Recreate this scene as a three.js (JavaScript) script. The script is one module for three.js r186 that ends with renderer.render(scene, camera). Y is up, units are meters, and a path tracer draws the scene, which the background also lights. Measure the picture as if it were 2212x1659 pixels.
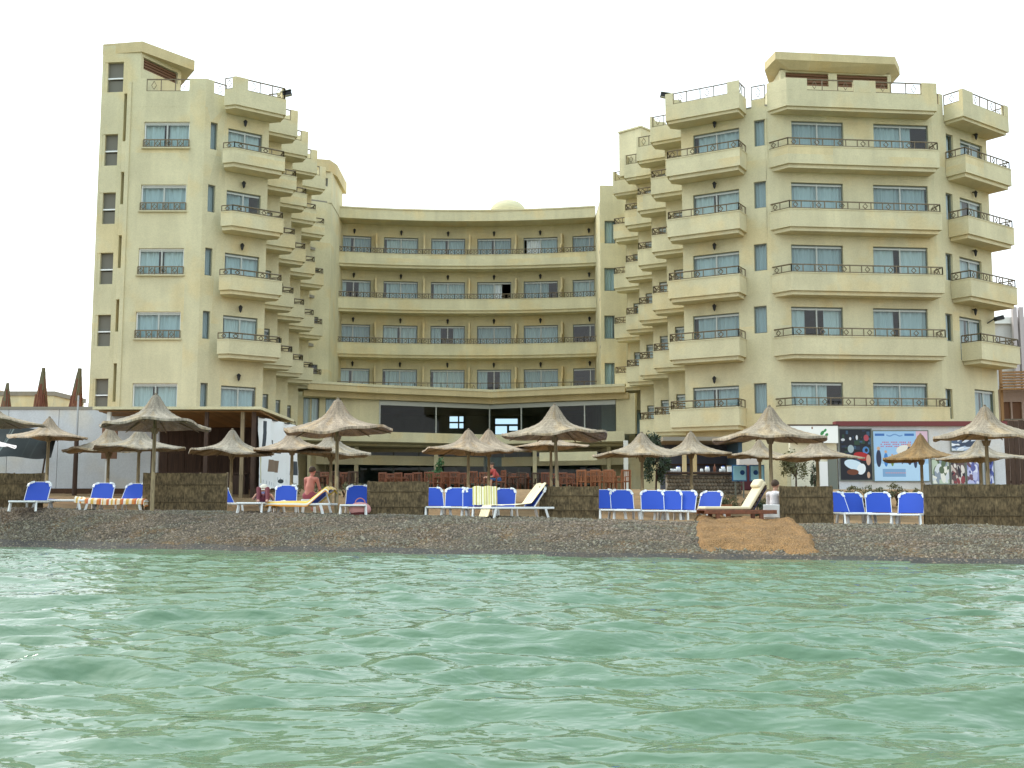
import * as THREE from 'three';
import { mergeGeometries, toCreasedNormals } from 'three/addons/utils/BufferGeometryUtils.js';
import { RoundedBoxGeometry } from 'three/addons/geometries/RoundedBoxGeometry.js';
import { MarchingCubes } from 'three/addons/objects/MarchingCubes.js';

// ------------------------------------------------------------------ camera, sky, sun, exposure
const W = 1024, H = 768, EYE = 1.25, SEA = 0.2, SINK = 0;
const scene = new THREE.Scene();
const camera = new THREE.PerspectiveCamera(38, W / H, 0.1, 3000);
const PITCH = Math.atan((1092 - 829.5) / (829.5 / Math.tan(19 * Math.PI / 180)));
camera.position.set(0, EYE, 0);
camera.rotation.set(PITCH, 0, 0);
scene.add(camera);

const lerp0 = (a, b, t) => a + (b - a) * t;
const SUN = new THREE.Vector3(-0.62, 0.74, -0.3).normalize();   // high, left of and beyond the hotel: the fronts stand in open shade
{
  const w = 512, h = 256, d = new Float32Array(w * h * 4), v = new THREE.Vector3();
  for (let j = 0; j < h; j++) for (let i = 0; i < w; i++) {
    const el = ((j + 0.5) / h - 0.5) * Math.PI, az = ((i + 0.5) / w - 0.5) * 2 * Math.PI;
    v.set(Math.cos(el) * Math.cos(az), Math.sin(el), Math.cos(el) * Math.sin(az));
    const up = Math.max(0, v.y), c = Math.max(0, v.dot(SUN));
    const glow = 0.5 * Math.pow(c, 3) + 1.6 * Math.pow(c, 12);
    const t = Math.pow(up, 0.8), o = (j * w + i) * 4;          // white haze at the horizon, pale blue overhead, a broad veil round the sun
    d[o] = lerp0(1.6, 0.72, t) + glow; d[o + 1] = lerp0(1.6, 1.06, t) + glow * 0.98; d[o + 2] = lerp0(1.6, 1.26, t) + glow * 0.92; d[o + 3] = 1;
  }
  const sky = new THREE.DataTexture(d, w, h, THREE.RGBAFormat, THREE.FloatType);
  sky.mapping = THREE.EquirectangularReflectionMapping; sky.magFilter = THREE.LinearFilter; sky.needsUpdate = true;
  scene.background = sky; scene.environment = sky;
}
const sun = new THREE.DirectionalLight(new THREE.Color(1, 0.95, 0.86), 1.5);
sun.position.copy(SUN).multiplyScalar(150).add(new THREE.Vector3(0, 0, -50));
sun.target.position.set(0, 0, -50); scene.add(sun, sun.target);
sun.castShadow = true; sun.shadow.radius = 24; sun.shadow.mapSize.set(4096, 4096);
Object.assign(sun.shadow.camera, { left: -70, right: 70, top: 70, bottom: -70, near: 1, far: 400 });

const renderer = new THREE.WebGLRenderer({ antialias: true });
renderer.setSize(W, H);
renderer.toneMapping = THREE.LinearToneMapping;
renderer.toneMappingExposure = 1.2;
renderer.shadowMap.enabled = true;

// ------------------------------------------------------------------ helpers
function mulberry(a) { return () => { a |= 0; a = a + 0x6D2B79F5 | 0; let t = Math.imul(a ^ a >>> 15, 1 | a); t = t + Math.imul(t ^ t >>> 7, 61 | t) ^ t; return ((t ^ t >>> 14) >>> 0) / 4294967296; }; }
const R = mulberry(71);
const V = (x, y, z) => new THREE.Vector3(x, y, z);
const lerp = (a, b, t) => a + (b - a) * t, clamp = (x, a, b) => Math.min(b, Math.max(a, x));
const sstep = (a, b, x) => { const t = clamp((x - a) / (b - a), 0, 1); return t * t * (3 - 2 * t); };
// a pixel of the photograph (2212 x 1659) as a direction; with a distance in front of the camera it is a point
const FP = 829.5 / Math.tan(19 * Math.PI / 180), CP = Math.cos(PITCH), SP = Math.sin(PITCH);
const ray = (px, py) => { const u = (px - 1106) / FP, v = (829.5 - py) / FP, k = CP - v * SP; return [u / k, (v * CP + SP) / k]; };
const at = (px, py, d) => { const [m, q] = ray(px, py); return V(m * d, q * d + EYE, -d); };
// value noise
const NT = new Float32Array(65536); { const r = mulberry(9); for (let i = 0; i < 65536; i++) NT[i] = r(); }
const hsh = (x, y, p) => NT[(((x % p + p) % p) & 255) + ((((y % p + p) % p) & 255) << 8)];
function vn(x, y, p = 256) { const i = Math.floor(x), j = Math.floor(y), f = x - i, g = y - j, u = f * f * (3 - 2 * f), v = g * g * (3 - 2 * g); return lerp(lerp(hsh(i, j, p), hsh(i + 1, j, p), u), lerp(hsh(i, j + 1, p), hsh(i + 1, j + 1, p), u), v); }
function fbm(x, y, o = 4, p = 256) { let s = 0, a = 0.5, n = 0; for (let k = 0; k < o; k++) { s += a * vn(x, y, p); n += a; a *= 0.5; x *= 2; y *= 2; p *= 2; if (p > 256) p = 256; } return s / n; }
function tex(n, fn, srgb = true, rep = [1, 1]) {
  const d = new Uint8Array(n * n * 4);
  for (let j = 0; j < n; j++) for (let i = 0; i < n; i++) { const c = fn(i / n, j / n), o = (j * n + i) * 4; for (let k = 0; k < 3; k++) d[o + k] = clamp(Math.round((c.length ? c[k] : c) * 255), 0, 255); d[o + 3] = 255; }
  const t = new THREE.DataTexture(d, n, n); t.wrapS = t.wrapT = THREE.RepeatWrapping; t.magFilter = THREE.LinearFilter; t.minFilter = THREE.LinearMipmapLinearFilter; t.generateMipmaps = true;
  if (srgb) t.colorSpace = THREE.SRGBColorSpace; t.repeat.set(...rep); t.needsUpdate = true; return t;
}
function canvas(w, h, draw) { const c = document.createElement('canvas'); c.width = w; c.height = h; draw(c.getContext('2d'), w, h); const t = new THREE.CanvasTexture(c); t.colorSpace = THREE.SRGBColorSpace; t.magFilter = THREE.LinearFilter; return t; }
const lin = (r, g, b) => new THREE.Color().setRGB(r, g, b);
const std = (color, o = {}) => new THREE.MeshStandardMaterial({ color, roughness: 0.85, ...o });

// uv in metres from the dominant axis of each face
function uvm(g, s = 1) {
  if (g.index) g = g.toNonIndexed();
  const p = g.attributes.position, uv = new Float32Array(p.count * 2), a = V(), b = V(), c = V(), n = V();
  for (let i = 0; i < p.count; i += 3) {
    a.fromBufferAttribute(p, i); b.fromBufferAttribute(p, i + 1); c.fromBufferAttribute(p, i + 2);
    n.copy(b).sub(a).cross(c.clone().sub(a)).normalize();
    const ax = Math.abs(n.x), ay = Math.abs(n.y), az = Math.abs(n.z);
    [a, b, c].forEach((v, k) => {
      const [s0, t0] = ay > ax && ay > az ? [v.x, v.z] : [ax > az ? v.z : v.x, v.y];
      uv[(i + k) * 2] = s0 * s; uv[(i + k) * 2 + 1] = t0 * s;
    });
  }
  g.setAttribute('uv', new THREE.BufferAttribute(uv, 2));
  return g;
}
function join(list) {
  const gs = list.map(g => { g = g.index ? g.toNonIndexed() : g; for (const k of Object.keys(g.attributes)) if (!['position', 'normal', 'uv'].includes(k)) g.deleteAttribute(k); if (!g.attributes.uv) uvm(g); return g; });
  return gs.length === 1 ? gs[0] : mergeGeometries(gs);
}
const used = {};
function numbered(name) { const n = used[name] = (used[name] ?? -1) + 1; return n ? `${name}_${String(n).padStart(3, '0')}` : name; }
function mesh(name, geo, mat, parent) {
  const m = new THREE.Mesh(Array.isArray(geo) ? join(geo) : geo, mat); m.name = parent ? name : numbered(name); m.castShadow = m.receiveShadow = true; (parent ?? scene).add(m); return m;
}
function tag(o, label, category, group, kind) { if (label) o.userData.label = label; if (category) o.userData.category = category; if (group) o.userData.group = group; if (kind) o.userData.kind = kind; return o; }
function thing(name, label, category, pos = [0, 0, 0], turn = 0, group) { const o = new THREE.Group(); o.name = numbered(name); o.position.set(...pos); o.rotation.y = turn; scene.add(o); return tag(o, label, category, group); }
function grp(name, parent) { const g = new THREE.Group(); g.name = name; parent.add(g); return g; }
function copy(src, pos, turn, label, group, scale) { const c = src.clone(); c.name = numbered(src.name.replace(/_\d{3}$/, '')); c.userData = { ...src.userData }; if (pos) c.position.set(...pos); c.rotation.y = turn ?? src.rotation.y; if (label) c.userData.label = label; if (group) c.userData.group = group; if (scale) c.scale.set(...scale); scene.add(c); return c; }
const box = (w, h, d, x = 0, y = 0, z = 0) => new THREE.BoxGeometry(w, h, d).translate(x, y, z);
const rbox = (w, h, d, x = 0, y = 0, z = 0, r = 0.02) => new RoundedBoxGeometry(w, h, d, 2, Math.min(r, w / 2.1, h / 2.1, d / 2.1)).translate(x, y, z);
function bar(a, b, t, t2 = t) { const d = b.clone().sub(a), l = d.length(), g = new THREE.BoxGeometry(t, l, t2); g.applyQuaternion(new THREE.Quaternion().setFromUnitVectors(V(0, 1, 0), d.normalize())); return g.translate((a.x + b.x) / 2, (a.y + b.y) / 2, (a.z + b.z) / 2); }
function rod(a, b, r0, r1 = r0, n = 8) { const d = b.clone().sub(a), l = d.length(), g = new THREE.CylinderGeometry(r1, r0, l, n); g.applyQuaternion(new THREE.Quaternion().setFromUnitVectors(V(0, 1, 0), d.normalize())); return g.translate((a.x + b.x) / 2, (a.y + b.y) / 2, (a.z + b.z) / 2); }
// a prism over a polygon of [x, z], from y0 to y1
function prism(poly, y0, y1) { const s = new THREE.Shape(poly.map(([x, z]) => new THREE.Vector2(x, -z))); return new THREE.ExtrudeGeometry(s, { depth: y1 - y0, bevelEnabled: false }).rotateX(-Math.PI / 2).translate(0, y0, 0); }
function offset(pts, t) {                                     // shift a polyline to its right-hand side (seen from above, x right, z towards us)
  return pts.map((p, i) => {
    const a = pts[i - 1], b = pts[i + 1], dir = (q, r) => { const l = Math.hypot(r[0] - q[0], r[1] - q[1]); return [(r[0] - q[0]) / l, (r[1] - q[1]) / l]; };
    const d0 = a ? dir(a, p) : dir(p, b), d1 = b ? dir(p, b) : d0;
    const n0 = [d0[1], -d0[0]], n1 = [d1[1], -d1[0]], m = [n0[0] + n1[0], n0[1] + n1[1]], k = 2 / Math.max(0.5, m[0] * m[0] + m[1] * m[1]);
    return [p[0] + m[0] * k * t, p[1] + m[1] * k * t];
  });
}
const ribbon = (pts, t, y0, y1) => prism([...pts, ...offset(pts, t).reverse()], y0, y1);

// ------------------------------------------------------------------ materials
const stuccoMap = tex(1024, (u, v) => {
  const a = fbm(u * 8, v * 8, 5, 8), f = vn(u * 256, v * 256, 256), st = fbm(u * 24, v * 3, 3, 256), bl = sstep(0.56, 0.75, fbm(u * 5 + 3, v * 5 + 7, 4, 256));
  const k = 0.9 + 0.1 * (a - 0.5) + 0.05 * (f - 0.5) + 0.07 * (st - 0.5);
  return [k * (1 + 0.02 * bl), k * (1 - 0.012 * bl), k * (1 - 0.06 * bl)];
}, true, [1 / 9, 1 / 9]);
const grainBump = tex(512, (u, v) => 0.5 * vn(u * 128, v * 128, 128) + 0.5 * fbm(u * 16, v * 16, 4, 16), false, [1 / 2, 1 / 2]);
const M = {};
M.stucco = std(lin(0.78, 0.71, 0.455), { map: stuccoMap, bumpMap: grainBump, bumpScale: 0.012, roughness: 0.95 });
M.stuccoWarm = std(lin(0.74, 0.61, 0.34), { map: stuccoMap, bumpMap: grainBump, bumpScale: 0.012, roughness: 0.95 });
M.frame = std(lin(0.42, 0.44, 0.4), { roughness: 0.45, metalness: 0.2 });
M.frameDark = std(lin(0.16, 0.18, 0.15), { roughness: 0.5, metalness: 0.2 });
M.rail = std(lin(0.17, 0.13, 0.075), { roughness: 0.55, metalness: 0.3 });
M.black = std(lin(0.015, 0.017, 0.02), { roughness: 0.6 });
M.glass = new THREE.MeshPhysicalMaterial({ color: lin(0.62, 0.72, 0.72), roughness: 0.03, transmission: 1, thickness: 0, ior: 1.5 });
M.glassDark = new THREE.MeshPhysicalMaterial({ color: lin(0.35, 0.5, 0.6), roughness: 0.02, transmission: 1, thickness: 0, ior: 1.3 });
const clothBump = tex(256, (u, v) => 0.5 + 0.5 * Math.sin(u * Math.PI * 2 * 64) * Math.sin(v * Math.PI * 2 * 64), false, [4, 4]);
M.curtain = [lin(0.82, 0.85, 0.84), lin(0.72, 0.78, 0.8), lin(0.6, 0.66, 0.68)].map(c => std(c, { roughness: 1, side: THREE.DoubleSide }));
M.screenGrey = std(lin(0.17, 0.16, 0.13), { roughness: 0.8 });
M.brownPanel = std(lin(0.16, 0.075, 0.035), { roughness: 0.7 });
M.white = std(lin(0.78, 0.79, 0.76), { roughness: 0.5 });
M.plastic = std(lin(0.8, 0.81, 0.79), { roughness: 0.35 });
M.concrete = std(lin(0.33, 0.3, 0.24), { map: stuccoMap, roughness: 0.95 });
const woodMap = tex(256, (u, v) => { const g = fbm(u * 32, v * 2, 4, 256), k = 0.65 + 0.5 * g; return [k, k * 0.98, k * 0.95]; }, true, [1, 1]);
M.woodRed = std(lin(0.22, 0.075, 0.032), { map: woodMap, roughness: 0.55 });
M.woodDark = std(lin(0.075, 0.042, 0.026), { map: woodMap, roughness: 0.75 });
M.woodWarm = std(lin(0.4, 0.22, 0.085), { map: woodMap, roughness: 0.65 });
M.woodPale = std(lin(0.3, 0.24, 0.15), { map: woodMap, roughness: 0.8 });
M.blue = std(lin(0.014, 0.066, 0.44), { bumpMap: clothBump, bumpScale: 0.002, roughness: 0.7, side: THREE.DoubleSide });
M.navy = std(lin(0.012, 0.016, 0.06), { roughness: 0.85 });
// woven palm fibre of the umbrellas: rings of weave, patches that bleached or browned
const thatchMap = tex(512, (u, v) => { const a = fbm(u * 16, v * 6, 4, 256), r = vn(u * 128, v * 96, 256), s = sstep(0.5, 0.72, fbm(u * 9 + 5, v * 4 + 2, 3, 256)), k = 0.62 + 0.34 * a + 0.24 * (r - 0.5); return [k, k * (0.99 - 0.035 * s), k * (0.98 - 0.1 * s)]; });
const thatchBump = tex(512, (u, v) => 0.55 * vn(u * 160, v * 64, 256) + 0.45 * Math.abs(Math.sin(v * Math.PI * 26 + vn(u * 12, v * 5) * 1.5)), false);
M.thatch = [lin(0.56, 0.46, 0.335), lin(0.6, 0.47, 0.34), lin(0.52, 0.45, 0.35)].map(c => std(c, { map: thatchMap, bumpMap: thatchBump, bumpScale: 0.02, roughness: 1 }));
const postMap = tex(256, (u, v) => { const k = 0.7 + 0.4 * fbm(u * 4, v * 10, 4, 256) - 0.25 * sstep(0.68, 0.74, vn(u * 3, v * 9)); return [k, k * 0.97, k * 0.9]; });
M.post = std(lin(0.42, 0.36, 0.245), { map: postMap, roughness: 0.9 });
const reedMap = tex(512, (u, v) => { const f = vn(u * 256, v * 24, 256), a = fbm(u * 10, v * 14, 4, 256), b = fbm(u * 48, v * 30, 3, 256), k = 0.5 + 0.2 * f + 0.25 * (a - 0.5) + 0.4 * (b - 0.5); return [k, k * 0.95, k * 0.85]; }, true, [0.5, 0.5]);
const reedBump = tex(512, (u, v) => 0.6 * vn(u * 200, v * 10, 256) + 0.4 * fbm(u * 20, v * 20, 4, 256), false, [0.5, 0.5]);
M.reed = std(lin(0.44, 0.36, 0.235), { map: reedMap, bumpMap: reedBump, bumpScale: 0.03, roughness: 1 });

console.log('materials');
// ------------------------------------------------------------------ ground
const shore = x => 24.1 - 0.37 * clamp(x, -24, 18) + 0.35 * (fbm(x * 0.35 + 40, 3.3, 3) - 0.5);
const crestD = x => 30.6 - 0.12 * clamp(x, -24, 18);
const crestH = x => 0.93 - 0.0155 * clamp(x, -24, 20) + 0.06 * (fbm(x * 0.45 + 11, 7.7, 3) - 0.5);
function land(x, d) {
  const s = shore(x), c = crestD(x), h = crestH(x);
  if (d < s) return SEA + (d - s) * 0.16;
  if (d < c) { const u = (d - s) / (c - s); return SEA + (h - SEA) * Math.sin(u * Math.PI / 2) ; }
  const flat = h - 0.03;
  if (d < 34) return lerp(h, flat, sstep(c, c + 1, d)) + (d - c) * 0.006;
  return lerp(flat + 0.02, 1.9, sstep(34, 45.5, d));
}
const gravelEnd = x => crestD(x) + 0.25 + 0.9 * (fbm(x * 0.8 + 7, 2.2, 3) - 0.5) - 1.3 * sstep(-1, 4, x) * (0.6 + 0.8 * fbm(x * 0.5 + 2, 9.1, 2));
function sheet(nx, nd, X, Dd, hgt) {
  const pos = new Float32Array((nx + 1) * (nd + 1) * 3), uv = new Float32Array((nx + 1) * (nd + 1) * 2), id = [];
  for (let j = 0; j <= nd; j++) for (let i = 0; i <= nx; i++) { const x = X(i / nx), d = Dd(j / nd, x), o = j * (nx + 1) + i; pos.set([x, hgt(x, d), -d], o * 3); uv.set([x, d], o * 2); }
  for (let j = 0; j < nd; j++) for (let i = 0; i < nx; i++) { const a = j * (nx + 1) + i, b = a + 1, c = a + nx + 1, e = c + 1; id.push(a, b, c, b, e, c); }
  const g = new THREE.BufferGeometry(); g.setAttribute('position', new THREE.BufferAttribute(pos, 3)); g.setAttribute('uv', new THREE.BufferAttribute(uv, 2)); g.setIndex(id); g.computeVertexNormals(); return g;
}
const gravelMap = tex(1024, (u, v) => {
  const f = vn(u * 256, v * 256, 256), m = vn(u * 110 + 3, v * 110 + 9, 256), a = fbm(u * 8, v * 8, 4, 8), s = sstep(0.5, 0.7, fbm(u * 6 + 31, v * 6 + 13, 4, 256)), dk = sstep(0.62, 0.8, m);
  const k = 0.5 + 0.42 * (f - 0.5) + 0.3 * (a - 0.5) - 0.18 * dk; return [k * (1 + 0.12 * s), k * (0.95 + 0.01 * s), k * (0.88 - 0.14 * s)];
}, true, [0.25, 0.25]);
const gravelBump = tex(512, (u, v) => 0.6 * vn(u * 128, v * 128, 128) + 0.4 * vn(u * 60, v * 60, 256), false, [0.5, 0.5]);
const sandMap = tex(512, (u, v) => { const k = 0.78 + 0.2 * (fbm(u * 10, v * 10, 5, 256) - 0.5) + 0.16 * (vn(u * 200, v * 200, 256) - 0.5); return [k, k * 0.97, k * 0.93]; }, true, [0.3, 0.3]);
M.gravel = std(lin(0.46, 0.395, 0.3), { map: gravelMap, bumpMap: gravelBump, bumpScale: 0.05, roughness: 1 });
M.sand = std(lin(0.5, 0.33, 0.17), { map: sandMap, bumpMap: gravelBump, bumpScale: 0.03, roughness: 1 });
tag(mesh('sand_ground', sheet(150, 120, t => lerp(-60, 60, t), (t, x) => t < 0.15 ? lerp(crestD(x) - 2.6, crestD(x) + 0.6, t / 0.15) : lerp(crestD(x) + 0.6, 60, (t - 0.15) / 0.85), (x, d) => land(x, d) + 0.03 * (fbm(x * 1.4, d * 1.4, 3) - 0.5) - (d < gravelEnd(x) - 0.08 ? 0.08 : 0)), M.sand), 'tan beach sand sloping up from the pebble berm to the hotel', null, null, 'structure');
tag(mesh('ground', [uvm(box(1600, 0.4, 900, 0, 1.6, -60 - 449.8))], M.sand), 'flat sandy ground under and beyond the hotel', null, null, 'structure');
tag(mesh('gravel_beach', sheet(420, 60, t => lerp(-40, 34, t), (t, x) => lerp(shore(x) - 3, gravelEnd(x), t), (x, d) => land(x, d) + 0.012 + 0.07 * (fbm(x * 1.7, d * 1.7, 4) - 0.5) * sstep(shore(x) - 0.3, shore(x) + 1.2, d)), M.gravel), 'grey-brown pebble berm sloping down to the water', null, null, 'structure');
tag(mesh('wet_gravel', sheet(420, 8, t => lerp(-40, 34, t), (t, x) => lerp(shore(x) - 2.2, shore(x) + 0.16 + 0.3 * fbm(x * 1.1 + 5, 6.1, 3), t), (x, d) => land(x, d) + 0.03 + 0.07 * (fbm(x * 1.7, d * 1.7, 4) - 0.5) * sstep(shore(x) - 0.3, shore(x) + 1.2, d)), std(lin(0.16, 0.135, 0.1), { map: gravelMap, bumpMap: gravelBump, bumpScale: 0.05, roughness: 0.65 })), 'dark wet gravel along the water line', null, null, 'structure');
tag(mesh('seabed', [uvm(box(1600, 0.3, 900, 0, -3.2, 400))], M.sand), 'sandy bottom under the water', null, null, 'structure');
{ // loose pebbles on the berm
  const g = new THREE.IcosahedronGeometry(1, 0), n = 60000, im = new THREE.InstancedMesh(g, std(lin(1, 1, 1), { roughness: 0.95 }), n), m4 = new THREE.Matrix4(), q = new THREE.Quaternion(), e = new THREE.Euler(), c = new THREE.Color(), r = mulberry(5);
  for (let i = 0; i < n; i++) {
    const x = lerp(-19, 16, r()), s = shore(x), d = lerp(s - 0.25, gravelEnd(x) - 0.05, r()), k = lerp(0.01, 0.036, Math.pow(r(), 2.4)), pile = fbm(x * 1.7, d * 1.7, 4);
    e.set(r() * 6, r() * 6, r() * 6); q.setFromEuler(e);
    m4.compose(V(x, land(x, d) + 0.012 + 0.07 * (pile - 0.5) * sstep(s - 0.3, s + 1.2, d) + k * 0.1, -d), q, V(k * lerp(0.8, 1.5, r()), k * lerp(0.5, 0.8, r()), k)); im.setMatrixAt(i, m4);
    const t = r(), b = lerp(0.12, 0.27, Math.pow(r(), 1.4)), warm = fbm(x * 0.6 + 9, d * 0.9 + 4, 3) > 0.53 ? 1.12 : 1; c.setRGB(b * 1.07 * warm, b * 0.95, b * lerp(0.62, 0.76, t)); im.setColorAt(i, c);
  }
  im.name = 'pebbles'; im.castShadow = im.receiveShadow = true; scene.add(im); tag(im, 'loose grey and brown pebbles covering the berm', null, null, 'stuff');
}
{ // the patch of sand tipped over the berm
  const g = sheet(160, 120, t => lerp(3.2, 8.6, t), (t, x) => lerp(shore(x) + 0.15, crestD(x) + 0.5, t), (x, d) => {
    const u = (1106 + x / d * FP - 1502) / 268, s = shore(x), v = (d - s) / (crestD(x) - s);
    const edge = Math.min(u + 0.09 * (fbm(d * 1.5, 8.8, 3) - 0.5), (0.66 + 0.36 * Math.pow(Math.max(0, 1 - v), 0.7)) - u + 0.1 * (fbm(d * 2.5 + 5, 3.8, 3) - 0.5), (v - 0.12) * 0.5 + 0.05 * fbm(x * 2, 1.2, 3));
    return land(x, d) + lerp(-0.12, 0.12, sstep(-0.03, 0.05, edge)) + 0.26 * (fbm(x * 2.4, d * 2.4, 5) - 0.5);
  });
  tag(mesh('sand_mound', g, std(lin(0.56, 0.33, 0.14), { map: sandMap, bumpMap: gravelBump, bumpScale: 0.08, roughness: 1 })), 'heap of orange sand spilled over the grey pebble berm', null, null, 'structure');
}
console.log('ground');
// ------------------------------------------------------------------ water
{
  const r = mulberry(123), comps = [];
  const add = (n, l0, l1, st, spread, dir0) => { for (let i = 0; i < n; i++) { const L = l0 * Math.pow(l1 / l0, (i + r()) / n), th = dir0 + (r() + r() + r() - 1.5) * spread, k = 2 * Math.PI / L; comps.push([k * Math.cos(th), k * Math.sin(th), st / k * lerp(0.6, 1.4, r()), r() * 6.283]); } };
  add(5, 2.4, 5.5, 0.022, 0.5, 1.85);          // long, low swell running ashore
  add(9, 0.8, 2.2, 0.052, 0.7, 1.75);
  add(24, 0.2, 0.7, 0.06, 0.85, 1.6);
  const hgt = (x, z) => {
    const g = 0.55 + 0.9 * fbm(x * 0.22 + 50, z * 0.22 + 80, 3), wx = x + 0.25 * fbm(x * 0.7, z * 0.7, 2), wz = z + 0.25 * fbm(x * 0.7 + 9, z * 0.7 + 5, 2);
    let h = 0; for (let i = 0; i < comps.length; i++) { const c = comps[i], s = Math.sin(c[0] * wx + c[1] * wz + c[3]); h += c[2] * (s + 0.22 * (1 - 2 * s * s) * -1) * (i < 5 ? 1 : g); }
    return h;
  };
  const calm = (x, d) => 0.25 + 0.75 * sstep(0, 5, shore(x) - d);
  const near = sheet(720, 600, t => lerp(-19, 17, t), (t) => lerp(1.2, 32, Math.pow(t, 1.35)), (x, d) => { const e = Math.min(1, (x + 19) / 1, (17 - x) / 1, (d - 1.2) / 0.6); return SEA + hgt(x, d) * calm(x, d) * Math.max(0, e); });
  const bump = tex(1024, (u, v) => { let h = 0.5; h += 0.5 * (fbm(u * 32, v * 32, 3, 32) - 0.5) + 0.25 * (1 - 2 * Math.abs(fbm(u * 16, v * 16, 3, 16) - 0.5) - 0.5); return h; }, false, [1 / 5.2, 1 / 2.6]);
  M.water = new THREE.MeshPhysicalMaterial({ color: lin(0.106, 0.178, 0.103), roughness: 0.05, ior: 1.34, bumpMap: bump, bumpScale: 0.03 });
  const ring = [];
  const flat = (x0, x1, d0, d1) => { const g = new THREE.PlaneGeometry(x1 - x0, d1 - d0, 1, 1).rotateX(-Math.PI / 2).translate((x0 + x1) / 2, SEA, -(d0 + d1) / 2); ring.push(uvm(g)); };
  flat(-700, -19, -800, 60); flat(17, 700, -800, 60); flat(-19, 17, -800, 1.2); flat(-19, 17, 32, 60);
  near.attributes.uv; tag(mesh('sea_water', [near, ...ring], M.water), 'choppy green shallow sea water in front of the beach', null, null, 'structure');
}
console.log('water');
// ------------------------------------------------------------------ hotel: walls with openings, windows, balconies
const FL = [5.45, 9.1, 12.45, 15.85, 19.25], ROOF = 22.6;
class Facade {                                                 // p0 -> p1 runs left to right as seen from outside; [x, z]
  constructor(p0, p1, y0, y1, t = 0.25) {
    Object.assign(this, { p0, p1, y0, y1, t, holes: [] });
    this.len = Math.hypot(p1[0] - p0[0], p1[1] - p0[1]); this.dir = [(p1[0] - p0[0]) / this.len, (p1[1] - p0[1]) / this.len]; this.n = [-this.dir[1], this.dir[0]];
    this.turn = Math.atan2(-this.dir[1], this.dir[0]);
  }
  s(px, py) { const m = ray(px, py)[0]; return (-m * this.p0[1] - this.p0[0]) / (this.dir[0] + m * this.dir[1]); }   // where the line of sight through a pixel meets this wall
  pt(s, o = 0) { return [this.p0[0] + this.dir[0] * s + this.n[0] * o, this.p0[1] + this.dir[1] * s + this.n[1] * o]; }
  wall() {
    const sh = new THREE.Shape(); sh.moveTo(0, this.y0); sh.lineTo(this.len, this.y0); sh.lineTo(this.len, this.y1); sh.lineTo(0, this.y1); sh.closePath();
    for (const [a, b, c, d] of this.holes) { const h = new THREE.Path(); h.moveTo(a, c); h.lineTo(a, d); h.lineTo(b, d); h.lineTo(b, c); h.closePath(); sh.holes.push(h); }
    const g = new THREE.ExtrudeGeometry(sh, { depth: this.t, bevelEnabled: false }).translate(0, 0, -this.t);
    return g.rotateY(this.turn).translate(this.p0[0], 0, this.p0[1]);
  }
}
function frustum(lo, hi, y0, y1) {                              // between two rings of [x, z] with the same number of corners
  const n = lo.length, v = [], tri = (a, b, c) => v.push(...a, ...b, ...c), A = lo.map(([x, z]) => [x, y0, z]), B = hi.map(([x, z]) => [x, y1, z]);
  for (let i = 0; i < n; i++) { const j = (i + 1) % n; tri(A[i], A[j], B[j]); tri(A[i], B[j], B[i]); }
  for (let i = 1; i + 1 < n; i++) { tri(B[0], B[i], B[i + 1]); tri(A[0], A[i + 1], A[i]); }
  const g = new THREE.BufferGeometry(); g.setAttribute('position', new THREE.Float32BufferAttribute(v, 3)); g.computeVertexNormals(); return g;
}
const winCache = {};
function winParts(w, h, split) {
  const k = `${w.toFixed(2)}|${h.toFixed(2)}|${split}`; if (winCache[k]) return winCache[k];
  const f = 0.06, d = 0.07, gs = [box(w, f, d, 0, h - f / 2, 0), box(w, f, d, 0, f / 2, 0), box(f, h - 2 * f, d, -w / 2 + f / 2, h / 2, 0), box(f, h - 2 * f, d, w / 2 - f / 2, h / 2, 0)];
  const mu = split ? box(0.08, h - 2 * f, d, 0, h / 2, 0.004) : null;
  const hd = h > 1.3 && split ? box(w - 2 * f, 0.09, d * 0.9, 0, h - f - 0.055, 0) : null;
  const n = split ? 2 : 1, pw = (w - 2 * f - (split ? 0.08 : 0)) / n;
  const pane = new THREE.PlaneGeometry(pw, h - 2 * f), px = n === 2 ? [-(0.04 + pw / 2), 0.04 + pw / 2] : [0];
  const cur = [0, 1, 2, 3, 4].map(v => {
    const g = [], spans = n === 1 ? [[-0.5, 0.5]] : [[[-0.5, 0.5]], [[-0.5, -0.08], [0.02, 0.5]], [[-0.5, 0.22]], [[-0.42, 0.5]], [[-0.5, -0.2], [0.16, 0.5]]][v];
    for (const [a, b] of spans) { const q = new THREE.PlaneGeometry((b - a) * w, h - 0.04, Math.max(4, Math.round((b - a) * w * 22)), 1), p = q.attributes.position; for (let i = 0; i < p.count; i++) { const x = p.getX(i) + v * 0.7; p.setZ(i, 0.055 * Math.sin(x * 26 + 2 * Math.sin(x * 5 + v)) + 0.025 * Math.sin(x * 11 + v * 2)); } q.translate((a + b) / 2 * w, h / 2, 0); q.computeVertexNormals(); g.push(q); }
    return join(g);
  });
  return winCache[k] = { frame: join(gs), bars: mu ? join([mu, hd].filter(Boolean)) : null, pane, px, h, cur };
}
let wn = 0;
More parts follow.
